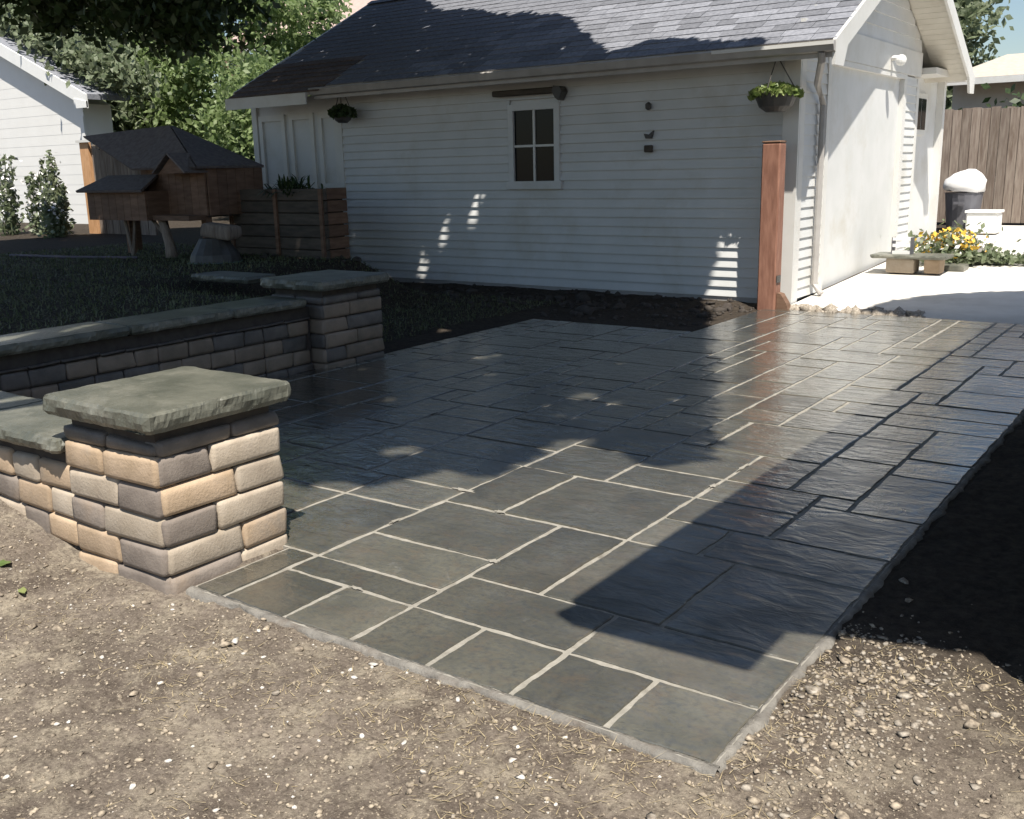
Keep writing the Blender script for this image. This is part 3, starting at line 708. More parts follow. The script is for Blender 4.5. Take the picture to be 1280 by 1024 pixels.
def crown_pts(n, umin, umax, hlo, hhi, seed):
    g = np.random.default_rng(seed); u = g.uniform(umin, umax, n*3); v = g.uniform(1.8, 15, n*3)
    # leafy ragged rim
    ju = u+.16*fbm2(u, v, 2.2, 3, 11)*2; jv = v+.16*fbm2(u, v, 2.2, 3, 12)*2
    k = inpoly(ju, jv)
    for a, b_, r in HOLES: k &= ((u-a)**2+(v-b_)**2) > (r*(1+.5*g.normal(size=u.shape)*.3))**2
    u, v = u[k][:n], v[k][:n]; m = len(u)
    hm = hlo+(hhi-hlo)*(.5+fbm2(u, v, .45, 3, 14)*1.1); h = np.clip(hm+g.normal(size=m)*.45, hlo-.2, hhi+.5)
    return np.stack([u+K*h, v-K*h, h], 1)
treeA = empty('shade_tree'); tag(treeA, 'broad leafy tree overhead whose crown shades the paving and garage wall', 'tree')
MB().tube(limb_path((-3.4, -.9, -.1), (-3.1, -.3, 4.2), 0, 1), [.30, .24, .22, .2, .19, .18, .17], 12).obj('trunk', MAT['bark'], treeA, smooth=True)
for k, t in enumerate([(-1.2, 2.6, 5.8), (-2.0, 5.0, 6.2), (-3.0, 8.0, 6.4), (-4.6, 3.2, 6.1), (-5.2, 6.0, 6.6)]):
    MB().tube(limb_path((-3.1, -.3, 4.1), t, .25, k), [.11, .095, .08, .065, .05, .035, .02], 8).obj('limb', MAT['bark'], treeA, smooth=True)
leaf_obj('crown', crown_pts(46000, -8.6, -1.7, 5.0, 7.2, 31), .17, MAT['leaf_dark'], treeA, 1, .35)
treeB = empty('shade_tree'); tag(treeB, 'spreading dark leafed tree whose low branches hang over the lawn at top left', 'tree')
MB().tube(limb_path((-11.5, .2, .2), (-11.0, 1.0, 3.8), 0, 5), [.32, .27, .25, .23, .21, .2, .18], 12).obj('trunk', MAT['bark'], treeB, smooth=True)
for k, t in enumerate([(-8.0, 4.5, 6.0), (-8.5, 9.0, 6.3), (-12, 8, 6.3), (-13.5, 5, 6.2), (-10.5, 6.5, 3.9)]):
    MB().tube(limb_path((-11, 1.0, 3.7), t, .3, k+9), [.12, .10, .085, .07, .055, .04, .025], 8).obj('limb', MAT['bark'], treeB, smooth=True)
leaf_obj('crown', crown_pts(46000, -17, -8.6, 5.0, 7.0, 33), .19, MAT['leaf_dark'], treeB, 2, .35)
# low hanging sprays of treeB
g = np.random.default_rng(5); pts = []
for (cx, cy, cz, r, n) in [(-12.6, 7.0, 3.95, .55, 1400), (-11.6, 7.2, 3.7, .5, 1200), (-11.0, 7.6, 3.45, .45, 1300), (-10.0, 7.4, 3.35, .5, 1500), (-10.6, 8.4, 3.55, .5, 1300), (-13.3, 7.0, 4.3, .6, 900), (-9.6, 7.5, 3.05, .22, 350), (-10.2, 7.8, 2.95, .2, 260), (-12.0, 7.4, 3.3, .25, 300), (-10.3, 6.8, 4.2, .8, 1600), (-12.0, 6.6, 4.4, .8, 1400)]:
    pts.append(np.array([cx, cy, cz])+g.normal(size=(n, 3))*np.array([r*.8, r*.8, r*.45]))
leaf_obj('hanging_foliage', np.concatenate(pts), .10, MAT['leaf_dark'], treeB, 3)
# tree by the house whose crown shades the near part of the driveway
treeC = empty('yard_tree'); tag(treeC, 'dense round crowned tree behind the house shading the near end of the driveway', 'tree')
MB().tube(limb_path((2.2, 10.6, 0), (1.2, 9.6, 4.6), 0, 15), [.2, .18, .16, .15, .14, .13, .12], 10).obj('trunk', MAT['bark'], treeC, smooth=True)
g = np.random.default_rng(8); n = 15000; u = g.uniform(-3.2, 3.0, n*2); v = g.uniform(9.75, 12.2, n*2)
top = 9.98+1.85*np.sqrt(np.clip(1-((u-.0)/2.85)**2, 0, 1)); k = (v < top+.04*g.normal(size=u.shape)) & (np.abs(u) < 2.85)
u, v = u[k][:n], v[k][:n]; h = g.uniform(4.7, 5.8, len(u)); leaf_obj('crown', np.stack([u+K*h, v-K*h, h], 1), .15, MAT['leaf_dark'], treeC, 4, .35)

# ------------------------------------------------------------------ the house to the right (its eave shades the right strip of paving)
hs = empty('house'); tag(hs, 'house beside the paving at right whose roof edge throws a straight shadow', 'house')
XE, HE, HY0, HY1 = -1.57+K*2.6, 2.6, 1.63, 9.2; XRg = 3.2; HP = .70
MB().box(-.18, 6.4, 2.72, HY1-.4, -.1, HE-.02).obj('wall', MAT['wall_beige'], hs)
MB().prism([(XE, HY0, HE-.05), (XRg, HY0, HE+HP*(XRg-XE)-.05), (2*XRg-XE, HY0, HE-.05), (2*XRg-XE, HY0, HE+.04), (XRg, HY0, HE+HP*(XRg-XE)+.04), (XE, HY0, HE+.04)], (0, HY1-HY0, 0)).obj('roof', MAT['shingle_dark'], hs)
MB().prism([(-.17, 2.73, HE-.03), (6.4, 2.73, HE-.03), (3.2, 2.73, HE+2.2)], (0, HY1-3.2, 0)).obj('gable', MAT['wall_beige'], hs)
gq = MB().box(XE-.10, XE+.0, HY0+.02, HY1, HE-.10, HE+.02); gq.obj('gutter', MAT['gutter_grey'], hs)
MB().prism([(XE-.10, 1.55, HE-.05), (XE-.02, 1.515, HE-.05), (XE+.56, 1.535, HE-.05), (XE+.56, HY0+.34, HE-.05), (XE-.0, HY0+.34, HE-.05)], (0, 0, .045)).obj('eave_return', MAT['trim'], hs)

# ------------------------------------------------------------------ post, baskets
post = empty('corner_post'); tag(post, 'reddish brown square timber post standing at the garage corner', 'post')
MB().box(-3.85, -3.665, 9.58, 9.74, -.05, 1.60).bevel(.012).obj('post_shaft', MAT['rust'], post)
MB().box(-3.852, -3.663, 9.578, 9.742, 1.602, 1.622).bevel(.008).obj('post_top', MAT['cedar'], post)
MB().box(-3.663, -3.655, 9.60, 9.70, .26, .33).obj('metal_plate', MAT['metal_dark'], post)
br = MB().prism([(-3.66, 9.62, 0.0), (-3.54, 9.62, -.0), (-3.56, 9.62, .06), (-3.62, 9.62, .15), (-3.66, 9.62, .16)], (0, .10, 0)).obj('broken_brick', MAT['cedar']); tag(br, 'small dark wedge of broken brick leaning at the foot of the reddish post', 'brick')

def basket(cx, cy, zt, r, dep, mat_leaf, label, n, seed, size):
    bk = empty('hanging_basket'); tag(bk, label, 'hanging basket', 'hanging baskets on the garage')
    bk.location = (cx, cy, zt); bk0 = bk
    b = MB().tube([(0, 0, -dep), (0, 0, -dep*.72), (0, 0, -dep*.25), (0, 0, 0), (0, 0, .01)], [r*.45, r*.78, r*.95, r, r*.96], 18)
    b.obj('pot', MAT['metal_dark'], bk0)
    hb = MB()
    for k in range(3):
        a = k*2.1+.4; hb.tube([(r*math.cos(a), r*math.sin(a), 0), (0, .0, .34)], .006, 5)
    hb.tube([(0, 0, .33), (0, 0, .38), (0, Yw-.02-cy, .40)], .010, 6)
    hb.obj('hanger', MAT['metal_dark'], bk0)
    g = np.random.default_rng(seed); th = g.uniform(0, 6.28, n); rr = r*1.18*np.sqrt(g.uniform(0, 1, n))
    P = np.stack([rr*np.cos(th)*1.05, rr*np.sin(th), .03+.06*g.random(n)-.05*(rr/r)**2], 1)
    leaf_obj('plant', P, size, mat_leaf, bk0, seed)
    return bk
basket(-3.76, 9.66, 2.06, .20, .17, MAT['needle'], 'hanging basket of bright yellow green foliage at the sunny garage corner', 700, 4, .06)
basket(-9.58, 9.72, 2.16, .13, .12, MAT['leaf_dark'], 'dark shaded hanging basket at the left end of the garage wall', 1200, 5, .08)

# ------------------------------------------------------------------ timber bin with plant, coop, left side
bn = empty('timber_bin'); tag(bn, 'dark raised bin of stacked horizontal timbers in front of the white panelled doors', 'timber bin')
bx0, bx1, by0, by1 = -10.28, -8.60, 8.35, 8.72
for k in range(6):
    z0 = .40+k*.142
    MB().box(bx0+.0, bx1-.0, by0, by0+.05, z0, z0+.132).bevel(.006).obj('timber', MAT['bin_wood'], bn)
    MB().box(bx1-.05, bx1+.0, by0+.053, by1, z0+.006, z0+.136).bevel(.006).obj('timber', MAT['cedar'], bn)
    MB().box(bx0, bx0+.05, by0+.053, by1, z0+.006, z0+.136).bevel(.006).obj('timber', MAT['bin_wood'], bn)
for x in (bx0+.02, bx1-.07, (bx0+bx1)/2): MB().box(x, x+.05, by0-.03, by0-.002, .38, 1.24).obj('upright', MAT['cedar'], bn)
MB().box(bx0+.055, bx1-.055, by0+.055, by1-.02, .35, 1.16).obj('soil_fill', MAT['core'], bn)
sp = empty('spiky_plant', (-9.35, 8.55, 1.17)); tag(sp, 'low dark spiky plant growing on top of the timber bin', 'plant')
g = np.random.default_rng(77); V = []; F_ = []
for k in range(170):
    a = g.uniform(0, 6.28); L = g.uniform(.18, .42); e = g.uniform(.1, 1.2); cx, cy = g.normal()*.16, g.normal()*.10
    d = np.array([math.cos(a)*math.cos(e), math.sin(a)*math.cos(e), math.sin(e)]); s = np.array([-math.sin(a), math.cos(a), 0])*.012
    p = np.array([cx, cy, 0.0]); m = p+d*L*.6; t = p+d*L+np.array([0, 0, -L*.25]); i = len(V)
    V += [p-s, p+s, m+s, m-s, t-s*.2, t+s*.2]; F_ += [(i, i+1, i+2, i+3), (i+3, i+2, i+5, i+4)]
link('blades', mesh_np('blades', V, F_), MAT['leaf_dark'], sp)

cp = empty('wooden_coop'); tag(cp, 'brown wooden coop on legs with dark shingled roofs on the shaded lawn', 'coop')
def gy(x, z): return (x, z)
# main hut: front face at y=8.0, ridge runs left-right
def roof_pair(x0, x1, yf, yb, ze, zr, mat, parent, name='roof'):
    ym = (yf+yb)/2
    b = MB().prism([(x0, yf, ze), (x0, ym, zr), (x0, ym, zr+.04), (x0, yf-.03, ze+.02)], (x1-x0, 0, 0))
    b.prism([(x0, ym+.002, zr), (x0, yb, ze), (x0, yb+.03, ze+.02), (x0, ym+.002, zr+.04)], (x1-x0, 0, 0))
    return b.obj(name, mat, parent)
rfm = MB()
# hip-like roof: quadrilateral sheet with peaked front
def sheet(P, t=.03):
    b = MB(); n = (Vector(P[1])-Vector(P[0])).cross(Vector(P[2])-Vector(P[0])).normalized()*t
    if n.z < 0: n = -n
    b.prism(P, n); return b
A_, B_, C_, D_, T_ = (-12.65, 7.98, 1.94), (-11.25, 7.70, 1.50), (-10.0, 7.70, 1.50), (-10.05, 8.75, 1.50), (-11.25, 8.32, 2.03)
sheet([B_, C_, T_]).obj('roof', MAT['shingle_dark'], cp)
sheet([B_, T_, A_]).obj('roof', MAT['shingle_dark'], cp)
sheet([C_, D_, T_]).obj('roof', MAT['shingle_dark'], cp)
sheet([A_, T_, D_]).obj('roof', MAT['shingle_dark'], cp)
for k in range(9):
    a = -11.32+k*.138; MB().box(a, a+.132, 7.86, 7.885, .95, 1.54).obj('wall_plank', MAT['cedar'], cp)
for k in range(6):
    a = 7.89+k*.14; MB().box(-10.08, -10.055, a, a+.134, .95, 1.52).obj('wall_plank', MAT['cedar'], cp)
for k in range(9):
    a = -12.60+k*.145; MB().box(a, a+.139, 8.05, 8.075, .95, 1.80-.02*k).obj('wall_plank', MAT['fence'], cp)
MB().box(-11.28, -10.09, 7.89, 8.7, .93, 1.48).obj('hut_body', MAT['core'], cp)
gf = MB().prism([(-10.62, 7.62, 1.45), (-10.10, 7.62, 1.45), (-10.36, 7.62, 1.64)], (0, .22, 0)).obj('porch_gable', MAT['cedar'], cp)
sheet([(-10.66, 7.56, 1.45), (-10.36, 7.56, 1.67), (-10.36, 7.9, 1.67), (-10.66, 7.9, 1.45)], .02).obj('gable_roof', MAT['shingle_dark'], gf)
sheet([(-10.06, 7.56, 1.45), (-10.36, 7.562, 1.67), (-10.36, 7.902, 1.67), (-10.06, 7.9, 1.45)], .02).obj('gable_roof', MAT['shingle_dark'], gf)
MB().box(-12.02, -10.80, 7.55, 8.04, .90, 1.25).obj('nest_box', MAT['cedar'], cp)
for k in range(8):
    a = -12.02+k*.152; MB().box(a, a+.146, 7.528, 7.547, .90, 1.25).obj('wall_plank', MAT['cedar'], cp)
sheet([(-12.12, 7.45, 1.24), (-10.75, 7.45, 1.24), (-10.95, 7.85, 1.42), (-12.0, 7.85, 1.42)]).obj('nest_roof', MAT['shingle_dark'], cp)
MB().box(-10.8, -10.1, 7.60, 7.85, .90, .96).obj('shelf', MAT['cedar'], cp)
for (x, y) in ((-10.2, 7.85), (-10.2, 8.6), (-11.9, 7.95), (-12.3, 8.3)):
    MB().box(x, x+.09, y, y+.09, .40, .94).obj('leg', MAT['cedar'], cp)
MB().tube([(-10.62, 7.70, .40), (-10.65, 7.70, .60), (-10.70, 7.70, .75), (-10.78, 7.72, .93)], [.085, .06, .055, .06], 9).obj('leg', MAT['fence'], cp, smooth=True)
MB().tube([(-10.70, 7.70, .70), (-11.0, 7.72, .92)], .022, 6).obj('brace', MAT['fence'], cp)
MB().tube([(-11.45, 7.72, .42), (-11.55, 7.72, .88)], .02, 6).tube([(-11.45, 7.722, .42), (-11.35, 7.722, .88)], .02, 6).obj('brace', MAT['fence'], cp)
tb = empty('garden_tub', (-9.55, 7.5, .42)); tag(tb, 'upturned dark tub with a pale teal rim lying under the brown coop', 'tub')
MB().tube([(0, 0, .0), (0, 0, .12), (0, 0, .30)], [.30, .27, .16], 16).obj('shell', MAT['metal_dark'], tb)
m_teal = simple('teal_plastic', (.10, .20, .19), (.14, .25, .23), 6, .5)
MB().tube([(.30*math.cos(a*.5236), .30*math.sin(a*.5236), .02) for a in range(13)], .018, 6).obj('rim', m_teal, tb)
sk = MB().box(-.22, .22, -.12, .12, 0, .16).bevel(.05, 2).jitter(.02, 5).obj('sack', MAT['fence'], None, (-9.45, 7.52, .72), (0, .1, .2), True); tag(sk, 'pale brown sack lying on the dark tub beside the timber bin', 'sack')

# orange upright board and fence piece behind the coop
ob = empty('board_screen'); tag(ob, 'narrow bright cedar board and grey planks standing between the left house and the coop', 'fence')
MB().box(-16.50, -16.25, 10.3, 10.36, .3, 2.02).obj('plank', simple('bright_cedar', (.50, .27, .13), (.62, .36, .19), 5, .7, stretch=(6, 6, 1)), ob)
for k in range(8): MB().box(-16.22+k*.2, -16.04+k*.2, 10.34, 10.37, .3, 1.98).obj('plank', MAT['fence'], ob)
MB().box(-16.55, -14.6, 10.26, 10.30, 2.02, 2.06).obj('rail', MAT['trim'], ob)

# left neighbour house: gable end facing us
lh = empty('neighbour_house'); tag(lh, 'white sided neighbouring house in full sun at the left edge', 'house')
LY = 12.0; lxr = -18.95
def ez(x): return 2.95+.41*(-18.6-x)
k = 0; z = .3
while z < 5.6:
    xr_ = lxr; xl = -25
    xt = -18.6-(z+.17-2.95)/.41
    xr_ = min(lxr, xt) if z > 2.4 else lxr
    if xr_ > xl+.5:
        MB().prism([(xl, LY-.005, z), (xl, LY+.02, z), (xl, LY+.02, z+.21), (xl, LY-.002, z+.21), (xl, LY-.003, z+.199)], (xr_-xl, 0, 0)).obj('siding_board', MAT['siding_bright'], lh)
    z += .2
MB().prism([(lxr+.0, LY+.022, .2), (-26, LY+.022, .2), (-26, LY+.022, ez(-26)-.2), (lxr, LY+.022, 2.86)], (0, .6, 0)).obj('wall_core', MAT['siding_bright'], lh)
MB().box(lxr-.10, lxr+.02, LY-.035, LY+.02, .2, 2.62).obj('corner_board', MAT['white_plastic'], lh)
LO = .20
def rk(x, o): return (x, LY-LO, ez(x)+o)
MB().prism([rk(-18.5, -.16), rk(-26, -.16), rk(-26, .10), rk(-18.5, .10)], (0, .04, 0)).obj('rake_board', MAT['white_plastic'], lh)
MB().prism([(-18.9, LY-LO-.01, 2.76), (-18.5, LY-LO-.01, 2.76), (-18.5, LY-LO-.01, ez(-18.5)-.03), (-18.9, LY-LO-.01, ez(-18.9)-.12)], (0, .04, 0)).obj('rake_tail', MAT['white_plastic'], lh)
MB().prism([(-18.52, LY-LO+.05, ez(-18.52)+.0), (-26, LY-LO+.05, ez(-26)+.0), (-26, LY-LO+.05, ez(-26)+.10), (-18.52, LY-LO+.05, ez(-18.52)+.10)], (0, .95, 0)).obj('roof', MAT['shingle'], lh)

# pink roofed house far behind
ph = empty('distant_house'); tag(ph, 'far two storey house with pinkish brown roof behind the garage ridge', 'house')
MB().prism([(-34, 27, 6.0), (-18, 27, 6.0), (-18, 33, 9.6), (-34, 33, 9.6)], (0, 0, .12)).obj('roof', MAT['shingle_pink'], ph)
MB().box(-33.5, -18.5, 27.5, 33, 0, 5.95).obj('wall', MAT['wall_grey'], ph)
MB().box(-34, -18, 26.85, 26.98, 5.95, 6.10).obj('gutter', MAT['trim'], ph)

# ------------------------------------------------------------------ background trees
def tree(name, label, base, c, r, n_cl, n_leaf, spread, size, mat, seed, group=None, trunk_r=.2):
    t = empty(name); tag(t, label, 'tree', group)
    P, cc = clumps(n_cl, n_leaf, c, r, spread, seed)
    P = P[P[:, 2] > base[2]+.3]
    MB().tube(limb_path(base, (c[0], c[1], c[2]), 0, seed), list(np.linspace(trunk_r, trunk_r*.45, 7)), 10).obj('trunk', MAT['bark'], t, smooth=True)
    for k in range(7):
        e = cc[(k*13) % len(cc)]; s = Vector(base).lerp(Vector(c), .45+.07*k)
        MB().tube(limb_path(s, e, .1, seed+k), [.07, .06, .05, .04, .03, .02, .012], 6).obj('limb', MAT['bark'], t, smooth=True)
    leaf_obj('crown', P, size, mat, t, seed)
    return t
tree('maple_tree', 'large sunlit maple filling the gap between the left house and the garage', (-18.2, 16.2, .5), (-19.9, 16.4, 4.0), (3.1, 2.4, 3.3), 190, 36000, .30, .135, MAT['leaf'], 41)
tree('small_tree', 'smaller bright green tree just left of the garage wing behind the coop', (-14.6, 13.8, .5), (-15.5, 14.0, 2.3), (1.7, 1.3, 1.35), 90, 14000, .22, .11, MAT['leaf'], 42)
tree('background_tree', 'pale grey green tree rising above the low roof at far right', (-9.0, 38, .5), (-9.0, 38, 5.0), (1.3, 1.6, 4.4), 70, 9000, .4, .26, MAT['leaf_pale'], 43)
# pale shrub mass at far left behind the roof edge
tree('garden_tree', 'hazy pale tree behind the roof of the left house', (-22.5, 14.6, .5), (-22.5, 14.8, 4.0), (3.0, 1.0, 2.6), 90, 12000, .35, .2, MAT['leaf_pale'], 44)
pts = []
g = np.random.default_rng(46)
for q in range(26):
    x = -18.2-q*.17; c = np.array([x, 12.3+.5*g.random(), 2.95+.41*(-18.6-x)+.38+.25*g.random()]); pts.append(c+g.normal(size=(210, 3))*np.array([.28, .25, .17]))
leaf_obj('overhanging_foliage', np.concatenate(pts), .13, MAT['leaf_pale'], bpy.data.objects['garden_tree'], 46)
# right neighbour: low roof behind fence, hedge
nh = empty('neighbour_bungalow'); tag(nh, 'low tan roofed bungalow beyond the fence at right', 'house')
MB().prism([(-6.9, 29.2, 3.36), (4, 29.2, 3.36), (4, 33, 4.2), (-6.0, 33, 4.2)], (0, 0, .1)).obj('roof', MAT['shingle_tan'], nh)
MB().box(-7.0, 4, 29.0, 29.16, 3.28, 3.44).obj('gutter', MAT['trim'], nh)
MB().box(-6.7, 4, 29.9, 34, 0, 3.34).obj('wall', MAT['wall_beige'], nh)
hd = empty('hedge_row'); tag(hd, 'dark green shrubs growing just behind the top of the board fence', 'hedge')
g = np.random.default_rng(19)
P, _ = clumps(60, 7000, (-2.8, 19.6, 1.6), (3.2, .7, 1.0), .2, 51, .3); leaf_obj('crown', P, .13, MAT['leaf_dark'], hd, 51)
for k in range(5): MB().tube(limb_path((-5.2+k*1.2, 19.6, .3), (-5.1+k*1.2, 19.6, 1.7), 0, k), .04, 6).obj('trunk', MAT['bark'], hd)

# ------------------------------------------------------------------ fence
fn = empty('board_fence'); tag(fn, 'tall weathered brown board fence closing the far end of the driveway', 'fence')
R4 = random.Random(9)
for k in range(46):
    x = -5.4+k*.142; zt = 2.19+R4.uniform(-.02, .02)
    MB().box(x, x+.134, 17.9+R4.uniform(0, .012), 17.925+R4.uniform(0.012, .02), .40, zt).obj('fence_board', MAT['fence'], fn)
for z0 in (.55, 1.95): MB().box(-5.4, 1.2, 17.95, 17.99, z0, z0+.09).obj('rail', MAT['fence'], fn)
for k in range(4): MB().box(-5.3+k*2.1, -5.2+k*2.1, 17.99, 18.09, .2, 2.2).obj('fence_post', MAT['fence'], fn)

# ------------------------------------------------------------------ driveway things
def dzv(y): return .045*(y-9.9)+.02
tc = empty('trash_can', (-3.53, 17.0, dzv(17.0))); tag(tc, 'dark grey trash can topped by a bulging white bag in front of the fence', 'trash can')
MB().tube([(0, 0, 0), (0, 0, .50), (0, 0, .56), (0, 0, .57)], [.22, .27, .275, .29], 18).obj('can_body', MAT['grey_plastic'], tc, smooth=False)
MB().box(-.08, .08, -.315, -.28, .40, .44).obj('handle', MAT['grey_plastic'], tc)
bag = MB(); bmesh.ops.create_icosphere(bag.bm, subdivisions=3, radius=1)
for v in bag.bm.verts:
    v.co = Vector((v.co.x*.31+.0, v.co.y*.28, max(v.co.z, -.35)*.24)); v.co.z *= 1+.35*(v.co.x)/.31*.6
    v.co += noise.noise_vector(v.co*9)*.03
bo = bag.obj('white_bag', MAT['white_bag'], None, (-3.53, 16.98, dzv(17)+.67), None, True); tag(bo, 'bulging white bag sitting on top of the dark grey trash can', 'bag')
wb = empty('white_box', (-3.14, 16.6, dzv(16.6))); tag(wb, 'square white plastic tub standing right of the trash can', 'tub')
MB().prism([(-.22, -.18, 0), (.22, -.18, 0), (.22, .18, 0), (-.22, .18, 0)], (0, 0, .30)).bevel(.02).obj('tub_body', MAT['white_plastic'], wb)
MB().box(-.24, .24, -.20, .20, .302, .34).bevel(.008).obj('lid', MAT['white_plastic'], wb)
bz = dzv(12.35)
bench = empty('stone_bench', (0, 0, 0)); tag(bench, 'low bench of a grey stone slab resting on pale blocks beside the flowers', 'bench')
cap_slab(bench, -3.50, -2.66, 12.15, 12.55, .30, .345, 8, 'slab')
MB().box(-3.34, -3.02, 12.22, 12.48, bz, .298).bevel(.02, 2).jitter(.01, 8).obj('support_block', MAT['block_buff'], bench)
MB().box(-2.92, -2.74, 12.25, 12.48, bz, .298).bevel(.02, 2).jitter(.01, 8).obj('support_block', MAT['block_tan'], bench)
MB().box(-3.00, -2.55, 12.60, 12.85, bz, .21).bevel(.02, 2).jitter(.01, 8).obj('side_block', MAT['cap'], bench)
ct = empty('wire_crate', (-3.19, 12.35, .347)); tag(ct, 'small white slatted crate standing on the stone bench', 'crate')
for z0 in (0.0, .08, .155): MB().box(-.10, .10, -.07, -.058, z0, z0+.035).obj('slat', MAT['white_plastic'], ct)
for z0 in (0.0, .08, .155): MB().box(-.10, .10, .058, .07, z0, z0+.035).obj('slat', MAT['white_plastic'], ct)
for x in (-.112, .10): MB().box(x, x+.012, -.07, .07, 0, .19).obj('side_panel', MAT['grey_plastic'], ct)
fl = empty('flower_clump', (-2.82, 13.2, dzv(13.2))); tag(fl, 'clump of yellow and orange flowers with green leaves beyond the bench', 'flowers')
g = np.random.default_rng(61); n = 1500; P = np.stack([g.normal(size=n)*.20, g.normal(size=n)*.16, np.abs(g.normal(size=n))*.14+.04], 1); leaf_obj('leaves', P, .075, MAT['leaf_pale'], fl, 61)
n = 260; P = np.stack([g.normal(size=n)*.19, g.normal(size=n)*.14, .26+.07*g.normal(size=n)], 1); leaf_obj('yellow_blooms', P, .06, MAT['petal'], fl, 62)['kind'] = 'stuff'
n = 160; P = np.stack([g.normal(size=n)*.17+.03, g.normal(size=n)*.12, .22+.06*g.normal(size=n)], 1); leaf_obj('white_blooms', P, .06, MAT['petal_white'], fl, 63)['kind'] = 'stuff'
gc = empty('ground_plant', (-2.40, 13.35, dzv(13.3))); tag(gc, 'low spreading green plant to the right of the yellow flowers', 'plant')
n = 900; P = np.stack([g.normal(size=n)*.26, g.normal(size=n)*.10, np.abs(g.normal(size=n))*.05+.02], 1); leaf_obj('leaves', P, .06, MAT['leaf_pale'], gc, 64)

# ------------------------------------------------------------------ flowering plants by the left house
for k, (x, y, h, lab) in enumerate([(-17.9, 9.6, 1.45, 'tall flowering plant against the white left house, leftmost at the frame edge'), (-17.35, 9.9, 1.15, 'shorter pale flowering plant between the two tall ones by the left house'), (-16.8, 9.9, 1.5, 'tall flowering plant just left of the bright cedar board'), (-16.3, 9.6, .9, 'bushy low flowering plant at the foot of the bright cedar board')]):
    pl = empty('flowering_plant', (x, y, .45)); tag(pl, lab, 'plant', 'flowering plants by the left house')
    g = np.random.default_rng(70+k); st = MB(); P = []; Q = []
    for s in range(9):
        a = g.uniform(0, 6.28); rr = g.uniform(0, .38); hh = h*g.uniform(.6, 1.0); bx, by = rr*math.cos(a), rr*math.sin(a)
        st.tube([(bx*.6, by*.6, 0), (bx*.8, by*.8, hh*.5), (bx, by, hh)], .008, 5)
        m = 85; t = g.random(m)**.8; P.append(np.stack([bx*(.6+.4*t)+g.normal(size=m)*.09*(1.2-t), by*(.6+.4*t)+g.normal(size=m)*.09*(1.2-t), t*hh], 1))
        m = 22; t = g.uniform(.3, 1, m); Q.append(np.stack([bx*(.6+.4*t)+g.normal(size=m)*.06, by*(.6+.4*t)+g.normal(size=m)*.06, t*hh], 1))
    st.obj('stems', MAT['leaf_pale'], pl); leaf_obj('leaves', np.concatenate(P), .085, MAT['leaf_pale'], pl, 70+k); leaf_obj('blooms', np.concatenate(Q), .06, MAT['petal_white'], pl, 80+k)['kind'] = 'stuff'

# ------------------------------------------------------------------ ground litter, grass
def scatter_tris(name, n, xr_, yr_, hfun, L, wd, mat, seed, up_=.35, keep=None):
    g = np.random.default_rng(seed); x = g.uniform(*xr_, n); y = g.uniform(*yr_, n)
    if keep is not None:
        k = keep(x, y); x, y = x[k], y[k]
    n = len(x); z = height(x, y); a = g.uniform(0, 6.28, n); l = L*g.uniform(.5, 1.3, n); e = np.abs(g.normal(size=n))*up_
    d = np.stack([np.cos(a)*np.cos(e), np.sin(a)*np.cos(e), np.sin(e)], 1); s = np.stack([-np.sin(a), np.cos(a), 0*a], 1)*(wd*g.uniform(.6, 1.3, n))[:, None]
    p = np.stack([x, y, z+.003], 1); V = np.stack([p-s, p+s, p+d*l[:, None]], 1).reshape(-1, 3)
    o = link(name, mesh_np(name, V, np.arange(3*n).reshape(-1, 3)), mat); tag(o, kind='stuff'); return o
noPat = lambda x, y: ~in_patio(x, y, -.014) & ~((x < -2.85) & (y > 1.9)) & ((y < 2.7) | (x > -1))
def patchy(x, y): return noPat(x, y) & (fbm2(x, y, 2.3, 4, 17) > .04+.05*np.random.default_rng(1).normal(size=x.shape)) & (y < 3)
o = scatter_tris('dry_grass', 15000, (-4.3, .1), (.8, 2.9), None, .035, .0011, MAT['straw'], 91, .25, patchy); o['label'] = 'dry straw and dead grass bits strewn over the bare soil'
o = scatter_tris('lawn_grass', 42000, (-13.5, -5.75), (2.3, 9.2), None, .040, .0055, MAT['grass'], 92, 1.0, lambda x, y: (x < -5.88)); o['label'] = 'short dark grass on the raised shaded lawn'
o = scatter_tris('wall_weeds', 1500, (-5.95, -5.72), (3.7, 4.9), None, .06, .007, MAT['moss'], 93, .9); o['label'] = 'bright green weeds along the back of the seat wall ledge'
# gravel
ico = bmesh.new(); bmesh.ops.create_icosphere(ico, subdivisions=1, radius=1); ico.verts.ensure_lookup_table()
IV = np.array([v.co[:] for v in ico.verts]); IF = np.array([[v.index for v in f.verts] for f in ico.faces]); ico.free()
def stones(name, x, y, size, mat, seed, flat=.55):
    g = np.random.default_rng(seed); n = len(x); z = height(x, y)
    s = size*np.exp(g.normal(size=n)*.55); ax = g.uniform(.7, 1.3, (n, 1, 3)); ax[:, :, 2] *= flat
    jit = 1+.30*g.normal(size=(n, len(IV), 1))
    V = IV[None]*jit*ax*s[:, None, None]; a = g.uniform(0, 6.28, n); c, s_ = np.cos(a)[:, None], np.sin(a)[:, None]
    V = np.stack([V[..., 0]*c-V[..., 1]*s_, V[..., 0]*s_+V[..., 1]*c, V[..., 2]], -1)+np.stack([x, y, z+s*.25], -1)[:, None, :]
    F_ = (IF[None]+np.arange(n)[:, None, None]*len(IV)).reshape(-1, 3)
    o = link(name, mesh_np(name, V.reshape(-1, 3), F_), mat); tag(o, kind='stuff'); return o
g = np.random.default_rng(101); x = g.uniform(-4.3, .1, 26000); y = g.uniform(.8, 3.0, 26000); k = noPat(x, y)
